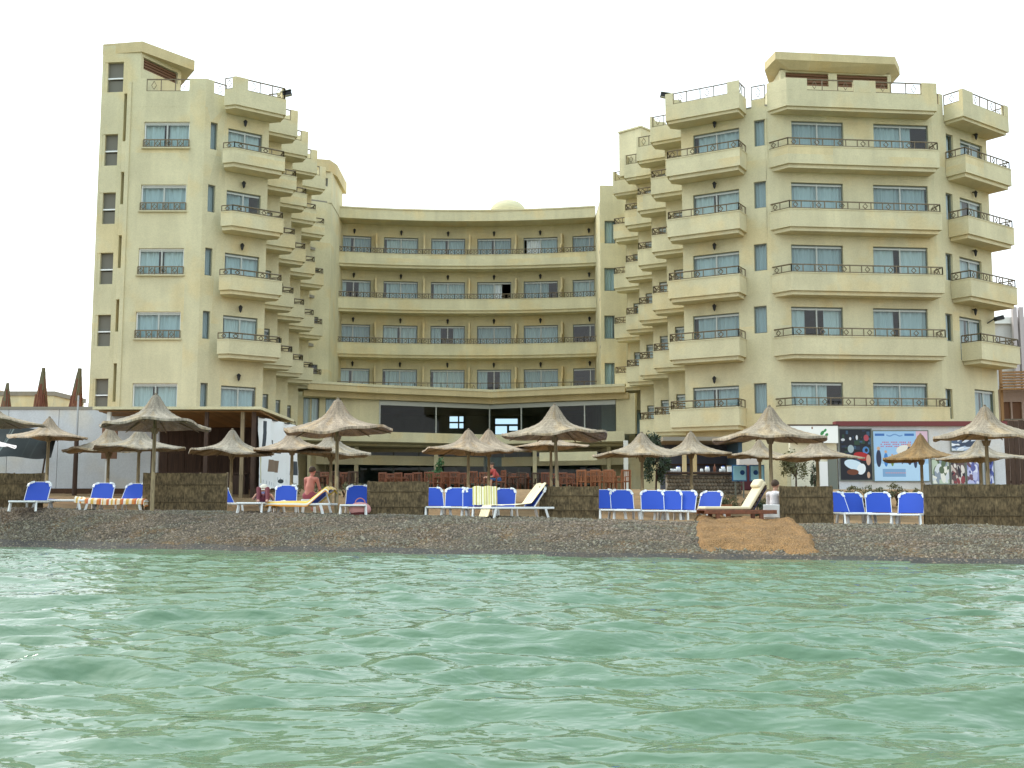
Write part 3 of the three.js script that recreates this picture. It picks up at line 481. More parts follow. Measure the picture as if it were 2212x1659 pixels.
// ------------------------------------------------------------------ lobby under the middle block: glazed hall over an open dark terrace
{
  const th = thing('hotel_lobby', 'glazed hotel lobby with a dark open restaurant below it', 'building', [-1, 1.7, -74]);
  const P = (px, py, d) => { const p = at(px, py, d); return [p.x, p.z]; };
  const edge = [P(665, 829, 70), P(816, 838, 72.4), P(1062, 850, 75.6), P(1198, 842, 73.6), P(1350, 836, 71.8)];
  const y1 = at(1062, 850, 75.6).y + 0.1, y0 = y1 - 0.38, back = [[8.8, -84], [-13, -84]];
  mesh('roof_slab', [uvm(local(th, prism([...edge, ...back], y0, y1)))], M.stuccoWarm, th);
  mesh('fascia', [uvm(local(th, ribbon(offset(edge, -0.06), 0.35, y1, y1 + 0.16)))], M.stucco, th);
  const in1 = offset(edge, 0.9), fy = 6.05, gTop = y0;
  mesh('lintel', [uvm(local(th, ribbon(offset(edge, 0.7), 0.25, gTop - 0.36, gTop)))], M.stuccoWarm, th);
  // floor slab of the hall and the beam below it
  const fl = offset(edge, -0.3), fe = [P(600, 940, 70), ...fl.slice(1, 4), P(1350, 940, 71.5)];
  mesh('floor_slab', [uvm(local(th, prism([...offset(fe, -0.1), [8.8, -92], [-13, -92]], 5.36, 6.0)))], M.stucco, th);
  mesh('beam', [uvm(local(th, ribbon(offset(fe, 3.2), 0.4, 3.98, 4.62)))], M.stucco, th);
  mesh('beam', uvm(local(th, prism([P(1165, 1000, 71), P(1290, 1000, 69.5), P(1290, 1000, 69.9), P(1165, 1000, 71.4)], 4.05, 4.6))), M.stucco, th);
  // glazing: panes between mullions, following the three faces
  const seg = (a, b, n, faceLeftWall) => { for (let i = 0; i < n; i++) { const p = [lerp(a[0], b[0], i / n), lerp(a[1], b[1], i / n)], q = [lerp(a[0], b[0], (i + 1) / n), lerp(a[1], b[1], (i + 1) / n)], f = new Facade(p, q, 0, 1); const g = grp('glazing', th); g.position.set((p[0] + q[0]) / 2 + 1, 6.0 - 1.7, (p[1] + q[1]) / 2 + 74); g.rotation.y = f.turn; const h = gTop - 0.37 - 6.0; mesh('pane', new THREE.PlaneGeometry(f.len - 0.08, h - 0.1).translate(0, h / 2, 0), M.glassDark, g); mesh('frame', [box(0.08, h, 0.1, -f.len / 2, h / 2, 0.003), box(f.len - 0.08, 0.07, 0.09, 0, 0.04, 0), box(f.len - 0.08, 0.3, 0.06, 0, h - 0.16, 0)], M.frame, g); } };
  const g0 = P(820, 900, 73.6), g1 = P(1058, 900, 76.8), g2 = P(1197, 900, 74.8), g3 = P(1331, 900, 73.2);
  seg(g0, g1, 2); seg(g1, g2, 2); seg(g2, g3, 2);
  // solid parts left and right with tall windows
  const sl = new Facade(P(640, 880, 71.5), g0, 5.9, gTop, 0.25), sr = new Facade(g3, P(1372, 880, 72.5), 5.9, gTop, 0.25);
  addWindow(th, sl, sl.s(655, 880), sl.s(690, 880), 6.1, 8.2, { split: false }); addWindow(th, sl, sl.s(703, 880), sl.s(737, 880), 6.1, 8.2, { split: false });
  const bk = new Facade([-13, -91.8], [8.8, -91.8], 1.6, 9, 0.3);
  for (const [a, b, c, d] of [[971, 989, 899, 911], [992, 1001, 899, 911], [971, 989, 914, 925], [992, 1001, 914, 925], [1070, 1118, 904, 916], [1070, 1095, 920, 938], [1100, 1118, 920, 930]]) bk.holes.push([bk.s(a, c), bk.s(b, c), at(1000, d, 91.8).y, at(1000, c, 91.8).y]);
  for (const f of [sl, sr, new Facade([-13.2, -91.8], [-13.2, -72], 1.6, 9, 0.2), new Facade([9, -72], [9, -91.8], 1.6, 9, 0.2)]) mesh('wall', uvm(local(th, f.wall())), M.stucco, th);
  const inside = M.stucco;
   mesh('hall_wall', [local(th, bk.wall())], inside, th); mesh('hall_ceiling', [local(th, prism([[-12.9, -78], [8.7, -78], [8.7, -91.5], [-12.9, -91.5]], 8.6, 8.7))], inside, th); mesh('hall_floor', [local(th, prism([[-12.9, -77.5], [8.7, -77.5], [8.7, -91.5], [-12.9, -91.5]], 6.0, 6.03))], inside, th); for (const x of [-12.6, 8.4]) mesh('hall_side_wall', local(th, box(0.1, 2.5, 14, x, 7.3, -84)), inside, th);
  mesh('ceiling', [local(th, prism([...offset(fe, 2.2), [8.8, -91.5], [-13, -91.5]], 5.2, 5.34))], inside, th);
  for (const px of [770, 942, 1155, 1315, 1352]) { const p = P(px, 1000, px > 1340 ? 69 : 75.2); mesh('column', uvm(local(th, box(0.26, 3.7, 0.26, p[0], 3.4, p[1]))), px > 1330 ? M.white : M.stucco, th); }
  // restaurant front: tinted sliding doors between slim posts, the room goes back to the rear wall
  const rd = 78.5, posts = [-12.7, ...[690, 770, 850, 905, 985, 1047, 1090, 1120, 1190, 1265].map(px => P(px, 1000, rd)[0]), 8.3], ph = 3.3;
  posts.forEach((x, i) => { mesh('door_post', local(th, box(0.1, ph, 0.1, x, 1.75 + ph / 2, -rd)), M.frameDark, th); if (i) { const w = x - posts[i - 1] - 0.1, g = grp('sliding_door', th); g.position.set((x + posts[i - 1]) / 2 + 1, 0.05, -rd + 74); mesh('pane', new THREE.PlaneGeometry(w, ph - 0.1).translate(0, ph / 2, 0), M.glassDark, g); mesh('rail', box(w, 0.08, 0.07, 0, 1.0, 0), M.frameDark, g); } });
  mesh('transom', uvm(local(th, box(21.2, 0.25, 0.2, -2.2, 5.1, -rd))), M.stucco, th);
  mesh('terrace_floor', uvm(local(th, box(24, 0.06, 34, -2, 1.86, -74.5))), M.concrete, th);
}
console.log('hotel');
// ------------------------------------------------------------------ beach umbrellas
function canopyGeo(Rr, Hh, seed, thick) {
  const r = mulberry(seed), nA = 72, prof = [[0.02, 0], [0.06, 0.05], [0.115, 0.2], [0.175, 0.37], [0.24, 0.52], [0.31, 0.62], [0.41, 0.71], [0.53, 0.79], [0.67, 0.87], [0.81, 0.935], [0.93, 0.985], [1, 1.0]], ph = [r() * 6, r() * 6, r() * 6], rows = [];
  for (let i = 0; i < prof.length - 1; i++) { const n = 3; for (let k = 0; k < n; k++) rows.push([lerp(prof[i][0], prof[i + 1][0], k / n), lerp(prof[i][1], prof[i + 1][1], k / n)]); } rows.push(prof.at(-1));
  const nR = rows.length, ribs = 8, tilt = [(r() - 0.5) * 0.09, (r() - 0.5) * 0.09];
  const pos = [], uv = [], idT = [], idB = [];
  const pt = (q, a, under) => {
    const [f, dr] = rows[q], rib = 0.5 - 0.5 * Math.cos(a * ribs), sag = f * f * (0.045 * rib + 0.05 * Math.sin(2 * a + ph[0]) + 0.045 * Math.sin(3 * a + ph[1]) + 0.02 * Math.sin(7 * a + ph[2]));
    const rad = Rr * f * (1 - 0.035 * rib * f * f + 0.025 * Math.sin(5 * a + ph[2]) * f), tier = 0.012 * Math.abs(Math.sin(q * 1.1)) * (f > 0.05 ? 1 : 0);
    const x = rad * Math.cos(a), z = rad * Math.sin(a); return [x, -Hh * (dr + sag) + tier + (x * tilt[0] + z * tilt[1]) * f - (under ? thick * (0.4 + 0.6 * f) : 0), z];
  };
  for (const under of [0, 1]) for (let q = 0; q < nR; q++) for (let i = 0; i <= nA; i++) { const a = i / nA * Math.PI * 2; pos.push(...pt(q, a, under)); uv.push(i / nA * 3, q / nR); }
  const at2 = (u, q, i) => u * nR * (nA + 1) + q * (nA + 1) + i;
  for (let q = 0; q < nR - 1; q++) for (let i = 0; i < nA; i++) { idT.push(at2(0, q, i), at2(0, q, i + 1), at2(0, q + 1, i), at2(0, q, i + 1), at2(0, q + 1, i + 1), at2(0, q + 1, i)); idB.push(at2(1, q, i), at2(1, q + 1, i), at2(1, q, i + 1), at2(1, q, i + 1), at2(1, q + 1, i), at2(1, q + 1, i + 1)); }
  for (let i = 0; i < nA; i++) idT.push(at2(0, nR - 1, i), at2(0, nR - 1, i + 1), at2(1, nR - 1, i), at2(0, nR - 1, i + 1), at2(1, nR - 1, i + 1), at2(1, nR - 1, i));
  const mk = id => { const g = new THREE.BufferGeometry(); g.setAttribute('position', new THREE.Float32BufferAttribute(pos, 3)); g.setAttribute('uv', new THREE.Float32BufferAttribute(uv, 2)); g.setIndex(id); g.computeVertexNormals(); return g; };
  return [mk(idT), mk(idB), k => { const a = (k / ribs) * Math.PI * 2; return [V(...pt(21, a, 1)), V(...pt(nR - 2, a, 1))]; }];
}
const canopies = [0, 1, 2, 3].map(k => canopyGeo(1, 0.62 + 0.03 * k, 31 + k * 17, 0.05));
const postGeo = new THREE.CylinderGeometry(0.045, 0.06, 1, 10), collarGeo = new THREE.CylinderGeometry(0.13, 0.075, 0.16, 10), knobGeo = new THREE.SphereGeometry(0.045, 8, 6);
function umbrella(apx, apy, half, d, label, o = {}) {
  const p = at(apx, apy, d), k = o.v ?? Math.floor(R() * 4), Rr = half / FP * d * 1.01, by = land(p.x, d) - 0.12, [gt, gb, rib] = canopies[k];
  const th = thing('beach_umbrella', label, 'beach umbrella', [p.x + (o.lean ?? 0), by, p.z], 0, o.group ?? 'woven beach umbrellas');
  const up = p.y - by, hgt = (o.rim ? at(apx, o.rim, d).y : p.y - Rr * 0.66) - by, sy = (up - hgt) / (0.66 + 0.03 * k), turn = R() * 6.28;
  const c = mesh('canopy', gt, o.mat ?? M.thatch[(k + (apx | 0)) % 3], th); c.position.set(-(o.lean ?? 0), up, 0); c.scale.set(Rr, sy, Rr); c.rotation.y = turn;
  const u = mesh('lining', gb, c.material, c);
  for (let i = 0; i < 8; i++) { const [a, b] = rib(i); a.multiply(V(1, 1, 1)); a.y -= 0.03; b.y -= 0.03; mesh('rib', rod(a, b, 0.016, 0.011, 5), M.woodPale, c); }
  const ph = up - 0.3 * sy, pm = mesh('post', postGeo, M.post, th); pm.scale.set(1, ph, 1); pm.position.set(-(o.lean ?? 0) / 2, ph / 2, 0); pm.rotation.z = (o.lean ?? 0) / ph;
  const cl = mesh('collar', collarGeo, M.woodPale, th); cl.position.set(-(o.lean ?? 0), up - sy * 0.78, 0);
  const kn = mesh('finial', knobGeo, M.thatch[0], th); kn.position.set(-(o.lean ?? 0), up, 0);
  return th;
}
umbrella(337, 852, 116, 31.5, 'tall woven umbrella standing behind the reed screen beside the kiosk', { rim: 922, v: 1 });
umbrella(730, 862, 116, 31.5, 'tall pale woven umbrella over the lounger with the orange towel', { rim: 934, v: 0 });
umbrella(1198, 875, 114, 31.5, 'tall woven umbrella on a leaning post behind a reed screen', { rim: 944, v: 2, lean: 0.1 });
umbrella(1662, 878, 121, 31, 'tall woven umbrella over the wooden lounger with cream cushion', { rim: 950, v: 3 });
umbrella(2127, 877, 112, 31, 'tall pale woven umbrella in front of the right end of the posters', { rim: 945, v: 0 });
umbrella(-22, 872, 118, 31, 'tall woven umbrella at the end of the row by the dark awning', { rim: 916, v: 1 });
umbrella(107, 902, 82, 37, 'small brown woven umbrella in front of the dark awning', { rim: 946, v: 2 });
umbrella(237, 922, 92, 38, 'pale low woven umbrella in front of the long white wall', { rim: 974, v: 0 });
umbrella(302, 926, 97, 35.5, 'low brown woven umbrella beneath the tall one by the kiosk', { rim: 970, v: 3 });
umbrella(502, 928, 91, 37, 'pale low woven umbrella in front of the open kiosk', { rim: 980, v: 1 });
umbrella(632, 926, 84, 36, 'low pinkish woven umbrella in front of the printed white tarpaulin', { rim: 974, v: 2 });
umbrella(716, 930, 88, 37.5, 'low woven umbrella half hidden behind the tall one', { rim: 982, v: 0 });
umbrella(1012, 928, 99, 36, 'low woven umbrella over the yellow striped towel', { rim: 976, v: 3 });
umbrella(1056, 928, 92, 38.5, 'low woven umbrella peeping out behind a matching one', { rim: 976, v: 1 });
umbrella(1190, 934, 82, 38.5, 'low pale woven umbrella under the one with the leaning post', { rim: 966, v: 2 });
umbrella(1386, 935, 104, 36, 'low woven umbrella beside the dark leafy tree', { rim: 984, v: 0 });
umbrella(1492, 933, 84, 37.5, 'low woven umbrella in front of the stone bar', { rim: 982, v: 2 });
umbrella(1640, 950, 70, 40, 'small woven umbrella beyond the tall one, by the blue boards', { rim: 988, v: 1 });
umbrella(1764, 946, 96, 37, 'low brown woven umbrella in front of the cream wall', { rim: 990, v: 3 });
umbrella(1988, 938, 82, 38, 'low golden woven umbrella in front of the pale blue poster', { rim: 992, v: 1, mat: std(lin(0.42, 0.27, 0.12), { map: thatchMap, bumpMap: thatchBump, bumpScale: 0.02, roughness: 1 }) });
umbrella(2115, 948, 90, 35.5, 'low brown woven umbrella beneath the tall pale one', { rim: 992, v: 2 });
umbrella(-46, 925, 78, 36, 'low pale woven umbrella at the edge of the dark awning', { rim: 962, v: 0 });
console.log('umbrellas');
// ------------------------------------------------------------------ reed screens
function screen(px0, px1, pyTop, d0, d1, label) {
  const a = at(px0, pyTop, d0), b = at(px1, pyTop, d1), len = Math.hypot(b.x - a.x, b.z - a.z), turn = Math.atan2(-(b.z - a.z), b.x - a.x), mx = (a.x + b.x) / 2, mz = (a.z + b.z) / 2, by = Math.min(land(a.x, d0), land(b.x, d1)) - 0.05, hh = (a.y + b.y) / 2 - by;
  const th = thing('reed_screen', label, 'windbreak', [mx, by, mz], turn, 'reed windbreak screens along the berm');
  const n = Math.max(8, Math.round(len / 0.07)), g = new THREE.BoxGeometry(len, hh, 0.07, n, 14, 1), p = g.attributes.position, sd = R() * 90;
  for (let i = 0; i < p.count; i++) { const x = p.getX(i), y = p.getY(i); p.setZ(i, p.getZ(i) + 0.035 * (fbm(x * 3 + sd, y * 3, 3) - 0.5) + 0.03 * (vn(x * 22 + sd, y * 5) - 0.5)); if (y > hh * 0.49) p.setY(i, y + 0.06 * (fbm(x * 4 + sd, 4.4, 3) - 0.6)); }
  g.translate(0, hh / 2, 0); g.computeVertexNormals(); mesh('matting', uvm(g), M.reed, th);
  const m = Math.max(2, Math.round(len / 0.9));
  for (let k = 0; k <= m; k++) mesh('stake', rod(V(lerp(-len / 2 + 0.03, len / 2 - 0.03, k / m), 0, -0.07), V(lerp(-len / 2 + 0.03, len / 2 - 0.03, k / m) + 0.02, hh + 0.03 * R(), -0.07), 0.03, 0.025, 6), M.woodPale, th);
  for (const f of [0.3, 0.72]) mesh('binding', box(len, 0.02, 0.014, 0, hh * f, 0.05), M.reed, th);
}
screen(-40, 95, 1022, 32.6, 32.8, 'brown reed windbreak behind the lone white lounger');
screen(310, 491, 1022, 32.2, 32.2, 'wide reed windbreak below the tall umbrella by the kiosk');
screen(793, 926, 1040, 31, 31.2, 'reed windbreak between the blue loungers and the terrace chairs');
screen(1165, 1293, 1050, 30.4, 30.2, 'reed windbreak beside the lounger draped with a cream towel');
screen(1683, 1798, 1050, 29, 29, 'narrow reed windbreak next to the orange sand heap');
screen(1994, 2300, 1046, 28.8, 28.6, 'long reed windbreak below the low umbrellas by the posters');
// ------------------------------------------------------------------ sun loungers
function loungerProto(name, slingMat, frameMat, backAng) {
  const th = new THREE.Group(); th.name = name;                // foot end towards +z, width 0.66
  const w = 0.62, y = 0.27, br = 1.1, hinge = -0.28, c = Math.cos(backAng), s = Math.sin(backAng);
  const rx = w / 2 + 0.02;
  for (const k of [-1, 1]) mesh('side_rail', rbox(0.05, 0.06, 1.86, k * rx, y, 0.05, 0.02), frameMat, th);
  for (const k of [-1, 1]) for (const z of [0.82, -0.62]) mesh('leg', bar(V(k * rx, y, z), V(k * (rx + 0.02), 0, z + (z > 0 ? 0.07 : -0.08)), 0.05, 0.06), frameMat, th);
  mesh('foot_bar', [rbox(w + 0.08, 0.05, 0.05, 0, y, 0.98, 0.02), rbox(w + 0.04, 0.04, 0.05, 0, y - 0.02, hinge, 0.015)], frameMat, th);
  const seat = new THREE.PlaneGeometry(w, 1.22, 2, 10).rotateX(-Math.PI / 2); { const p = seat.attributes.position; for (let i = 0; i < p.count; i++) p.setY(i, -0.03 * Math.cos(p.getX(i) / w * 2) + 0.008 * Math.sin(p.getZ(i) * 9)); } seat.translate(0, y + 0.035, 0.34); seat.computeVertexNormals(); mesh('seat', seat, slingMat, th);
  const back = grp('backrest', th); back.position.set(0, y + 0.02, hinge); back.rotation.x = backAng;
  const L = 0.66, sh = new THREE.Shape(), hw = w / 2, q = 0.16; sh.moveTo(-hw, 0.02); sh.lineTo(hw, 0.02); sh.lineTo(hw, L - q); sh.quadraticCurveTo(hw, L, hw - q, L); sh.lineTo(-hw + q, L); sh.quadraticCurveTo(-hw, L, -hw, L - q); sh.closePath();
  mesh('sling', new THREE.ExtrudeGeometry(sh, { depth: 0.012, bevelEnabled: false, curveSegments: 5 }).rotateX(-Math.PI / 2), slingMat, back);
  // frame round the sling, thick at the corners
  const fr = []; const pts = sh.getPoints(5); for (let i = 0; i + 1 < pts.length; i++) { const a = pts[i], b = pts[i + 1], cor = a.y > L - q - 0.01 && b.y > L - q - 0.01 && Math.abs(b.x - a.x) < 0.2; if (Math.abs(a.y - b.y) < 1e-6 && a.y < 0.1) continue; fr.push(bar(V(a.x, -0.005, -a.y), V(b.x, -0.005, -b.y), cor ? 0.065 : 0.032)); }
  mesh('back_frame', fr, frameMat, back);
  mesh('prop', bar(V(0, y - 0.02, hinge - 0.5), V(0, y + 0.5 * s, hinge - 0.5 * c), 0.03), frameMat, th);
  return th;
}
const protoUp = loungerProto('sun_lounger', M.blue, M.plastic, 0.95), protoMid = loungerProto('sun_lounger', M.blue, M.plastic, 0.7), protoFlat = loungerProto('sun_lounger', M.blue, M.plastic, 0.06);
const ORD = ['first', 'second', 'third', 'fourth', 'fifth', 'sixth', 'seventh', 'eighth', 'ninth'];
function lounger(proto, px, d, turn, label, group, dy = 0) {
  const x = at(px, 1090, d).x, c = proto.clone(); c.name = numbered('sun_lounger'); c.position.set(x, land(x, d) + dy - 0.01, -d); c.rotation.y = turn; scene.add(c); return tag(c, label, 'sun lounger', group);
}
lounger(protoUp, 70, 31.6, 0.12, 'white framed blue lounger alone before the left reed windbreak');
lounger(protoFlat, 132, 32.4, 1.3, 'low white lounger folded flat next to a raised one');
lounger(protoUp, 212, 33.6, 0.1, 'blue raised lounger behind the orange striped towel, nearer the flat white lounger', 'blue loungers behind the striped towel');
lounger(protoUp, 272, 33.6, -0.15, 'blue raised lounger behind the orange striped towel, nearer the wide windbreak', 'blue loungers behind the striped towel');
const lFlat = lounger(protoFlat, 246, 32.2, 1.57, 'flat lounger covered by an orange striped towel');
lounger(protoUp, 501, 33, 0.95, 'blue lounger turned sideways at the edge of the wide windbreak');
const lSleep = lounger(protoFlat, 568, 31.6, -0.2, 'white framed lounger with a person lying on it');
lounger(protoUp, 616, 33.4, 0.15, 'blue lounger with raised back below the printed tarpaulin');
const lTowel = lounger(protoMid, 655, 31.2, -1.75, 'lounger turned sideways under an orange and yellow towel');
lounger(protoUp, 769, 31.4, 0.05, 'blue lounger with a pink beach bag on it');
[[938, 0.2], [984, 0.0], [1024, 0.05]].forEach(([px, t], i) => lounger(protoUp, px, 32, t, `blue lounger, ${ORD[2 - i]} along from the yellow striped towel`, 'blue loungers by the yellow towel'));
const lYel = lounger(protoUp, 1048, 31.4, 0.04, 'blue lounger with a yellow striped towel over its back');
lounger(protoUp, 1086, 31.8, -0.1, 'blue lounger right beside the yellow striped towel');
const lCream = lounger(protoUp, 1122, 30.2, -1.15, 'turned lounger with a cream towel trailing from its back');
[[1311, 0.1], [1347, 0.0], [1411, -0.08], [1446, -0.2], [1472, -0.35]].forEach(([px, t], i) => lounger(protoUp, px, 31, t, `blue lounger in the row before the leafy tree, ${ORD[4 - i]} from the clay pot`, 'blue loungers by the leafy tree'));
lounger(protoUp, 1523, 31.2, -0.5, 'blue lounger turned away beside the clay pot');
[[1820, 0.15, 29.6], [1846, -0.1, 29.9]].forEach(([px, t, d], i) => lounger(protoUp, px, d, t, ['blue lounger right against the narrow windbreak by the sand heap', 'blue lounger second along from the narrow windbreak'][i], 'blue loungers by the narrow windbreak'));
lounger(protoUp, 1900, 29.4, -0.25, 'blue lounger with splayed white legs standing by itself');
lounger(protoUp, 1964, 29, -0.45, 'blue lounger with thick white frame beside the long windbreak');
{ // wooden lounger with cushion
  const x = at(1592, 1090, 28.6).x, d = 28.7, th = thing('wooden_lounger', 'wooden lounger with cream cushion in front of the orange sand', 'sun lounger', [x, land(x, d), -d], -1.42);
  for (const k of [-1, 1]) mesh('side_rail', rbox(0.05, 0.1, 1.9, k * 0.33, 0.27, 0, 0.01), M.woodRed, th);
  for (const k of [-1, 1]) for (const z of [0.6, -0.55]) mesh('leg', rbox(0.08, 0.3, 0.1, k * 0.3, 0.13, z, 0.01), M.woodRed, th);
  for (let i = 0; i < 8; i++) mesh('slat', box(0.62, 0.025, 0.1, 0, 0.315, 0.88 - i * 0.15), M.woodRed, th);
  const bk = grp('backrest', th); bk.position.set(0, 0.32, -0.25); bk.rotation.x = 1.0;
  for (let i = 0; i < 6; i++) mesh('slat', box(0.62, 0.03, 0.1, 0, -0.05, -0.07 - i * 0.13), M.woodDark, bk);
  mesh('dark_towel', rbox(0.6, 0.03, 0.7, 0, -0.085, -0.38, 0.01), M.navy, bk);
  const cm = std(lin(0.72, 0.62, 0.42), { roughness: 0.95 });
  mesh('seat_cushion', rbox(0.62, 0.08, 1.2, 0, 0.37, 0.33, 0.035), cm, th); mesh('back_cushion', rbox(0.6, 0.09, 0.82, 0, 0.02, -0.42, 0.04), cm, bk); mesh('headrest', rbox(0.56, 0.13, 0.24, 0, 0.09, -0.74, 0.06), cm, bk);
}
// ------------------------------------------------------------------ towels and things left on the loungers
const stripe = (cols, n = 256) => canvas(n, 64, (g, w, h) => { let x = 0, i = 0; const r = mulberry(n + cols.length); while (x < w) { const k = 8 + r() * 16; g.fillStyle = cols[i++ % cols.length]; g.fillRect(x, 0, k, h); x += k; } });
const stripeT = t => { t.wrapS = t.wrapT = THREE.RepeatWrapping; return t; };
const towelMats = [['#d98a4a', '#f1e0c4', '#e0b35c', '#f3ead8', '#c96f4a'], ['#eec95a', '#f5edd8', '#e59a3f', '#f7e9b0'], ['#d8cf84', '#ece6c4', '#b9a85c', '#f0ead0'], ['#eee0b8', '#f2e8cd', '#e3d09c']].map(c => new THREE.MeshStandardMaterial({ map: stripeT(stripe(c)), roughness: 1, side: THREE.DoubleSide, bumpMap: clothBump, bumpScale: 0.004 }));
// a cloth sheet that follows a path: pts are [along, height] in the lounger's own axes, hanging a little past each side
function towel(on, w, path, mat, label, seed, across = false, yaw = 0, off = [0, 0, 0]) {
  const n = 28, m = 14, pos = [], uv = [], id = [], r = mulberry(seed), sd = r() * 50, cum = [0]; for (let i = 1; i < path.length; i++) cum.push(cum[i - 1] + Math.hypot(path[i][0] - path[i - 1][0], path[i][1] - path[i - 1][1]));
  for (let i = 0; i <= n; i++) { const s = i / n * cum.at(-1); let k = 1; while (k < cum.length - 1 && cum[k] < s) k++; const t = (s - cum[k - 1]) / (cum[k] - cum[k - 1]), z = lerp(path[k - 1][0], path[k][0], t), y = lerp(path[k - 1][1], path[k][1], t);
    for (let j = 0; j <= m; j++) { const x = (j / m - 0.5) * w, hang = Math.max(0, Math.abs(x) - 0.33); pos.push(Math.sign(x) * Math.min(Math.abs(x), 0.36 + hang * 0.1), y - hang * 0.95 + 0.022 * fbm(x * 6 + sd, s * 5, 3) + 0.01 * Math.sin(x * 22 + sd + s * 4), z); uv.push(across ? s / 1.0 : j / m * 1.2, across ? j / m : s); } }
  for (let i = 0; i < n; i++) for (let j = 0; j < m; j++) { const a = i * (m + 1) + j; id.push(a, a + 1, a + m + 1, a + 1, a + m + 2, a + m + 1); }
  const g = new THREE.BufferGeometry(); g.setAttribute('position', new THREE.Float32BufferAttribute(pos, 3)); g.setAttribute('uv', new THREE.Float32BufferAttribute(uv, 2)); g.setIndex(id); g.computeVertexNormals();
  const o = mesh('towel', g, mat); o.position.copy(on.position); o.rotation.y = on.rotation.y + yaw; o.position.add(V(...off)); return tag(o, label, 'towel');
}
towel(lFlat, 1.0, [[1.0, 0.12], [0.98, 0.335], [-0.2, 0.335], [-0.9, 0.36], [-1.0, 0.4]], towelMats[0], 'orange and white striped towel spread over the flat lounger', 3, true);
towel(lTowel, 0.96, [[1.0, 0.16], [0.96, 0.34], [-0.24, 0.34], [-0.33, 0.41], [-0.78, 0.76], [-0.86, 0.66]], towelMats[1], 'orange and yellow towel covering a sideways lounger', 4);
towel(lYel, 0.7, [[-0.2, 0.34], [-0.24, 0.4], [-0.64, 0.88], [-0.7, 0.86], [-0.68, 0.6]], towelMats[2], 'yellow and cream striped towel hung over a raised lounger back', 5);
towel(lCream, 0.62, [[1.05, 0.03], [0.95, 0.33], [0.2, 0.35], [-0.2, 0.37], [-0.28, 0.46], [-0.66, 0.93]], towelMats[3], 'cream towel trailing along the turned lounger', 6);
{ // bag, slippers, bottle by the lounger with the pink bag
  const p = at(778, 1090, 30.7), y = land(p.x, 30.7), b = thing('beach_bag', 'slumped pink beach bag leaning against a blue lounger', 'bag', [p.x, y, p.z], 0.4);
  mesh('body', new THREE.SphereGeometry(0.26, 16, 12).scale(1.2, 0.75, 0.6).translate(0, 0.16, 0), std(lin(0.62, 0.3, 0.28), { roughness: 0.8 }), b);
  mesh('base', new THREE.CylinderGeometry(0.24, 0.22, 0.1, 16).scale(1.15, 1, 0.6).translate(0, 0.05, 0), std(lin(0.1, 0.02, 0.02)), b);
  mesh('handle', new THREE.TorusGeometry(0.14, 0.015, 6, 16, Math.PI).translate(0, 0.32, 0), std(lin(0.5, 0.2, 0.2)), b);
  const q = at(758, 1085, 30.9); for (const [dx, h] of [[0, 0.2], [0.14, 0.16]]) { const bt = thing('bottle', h > 0.18 ? 'taller white lotion bottle on the sand by the pink bag' : 'shorter white lotion bottle on the sand by the pink bag', 'bottle', [q.x + dx, land(q.x, 30.9), q.z], 0, 'lotion bottles'); mesh('body', new THREE.CylinderGeometry(0.035, 0.04, h, 10).translate(0, h / 2, 0), M.plastic, bt); mesh('cap', new THREE.CylinderGeometry(0.02, 0.02, 0.05, 8).translate(0, h + 0.025, 0), M.blue, bt); }
}
console.log('loungers');
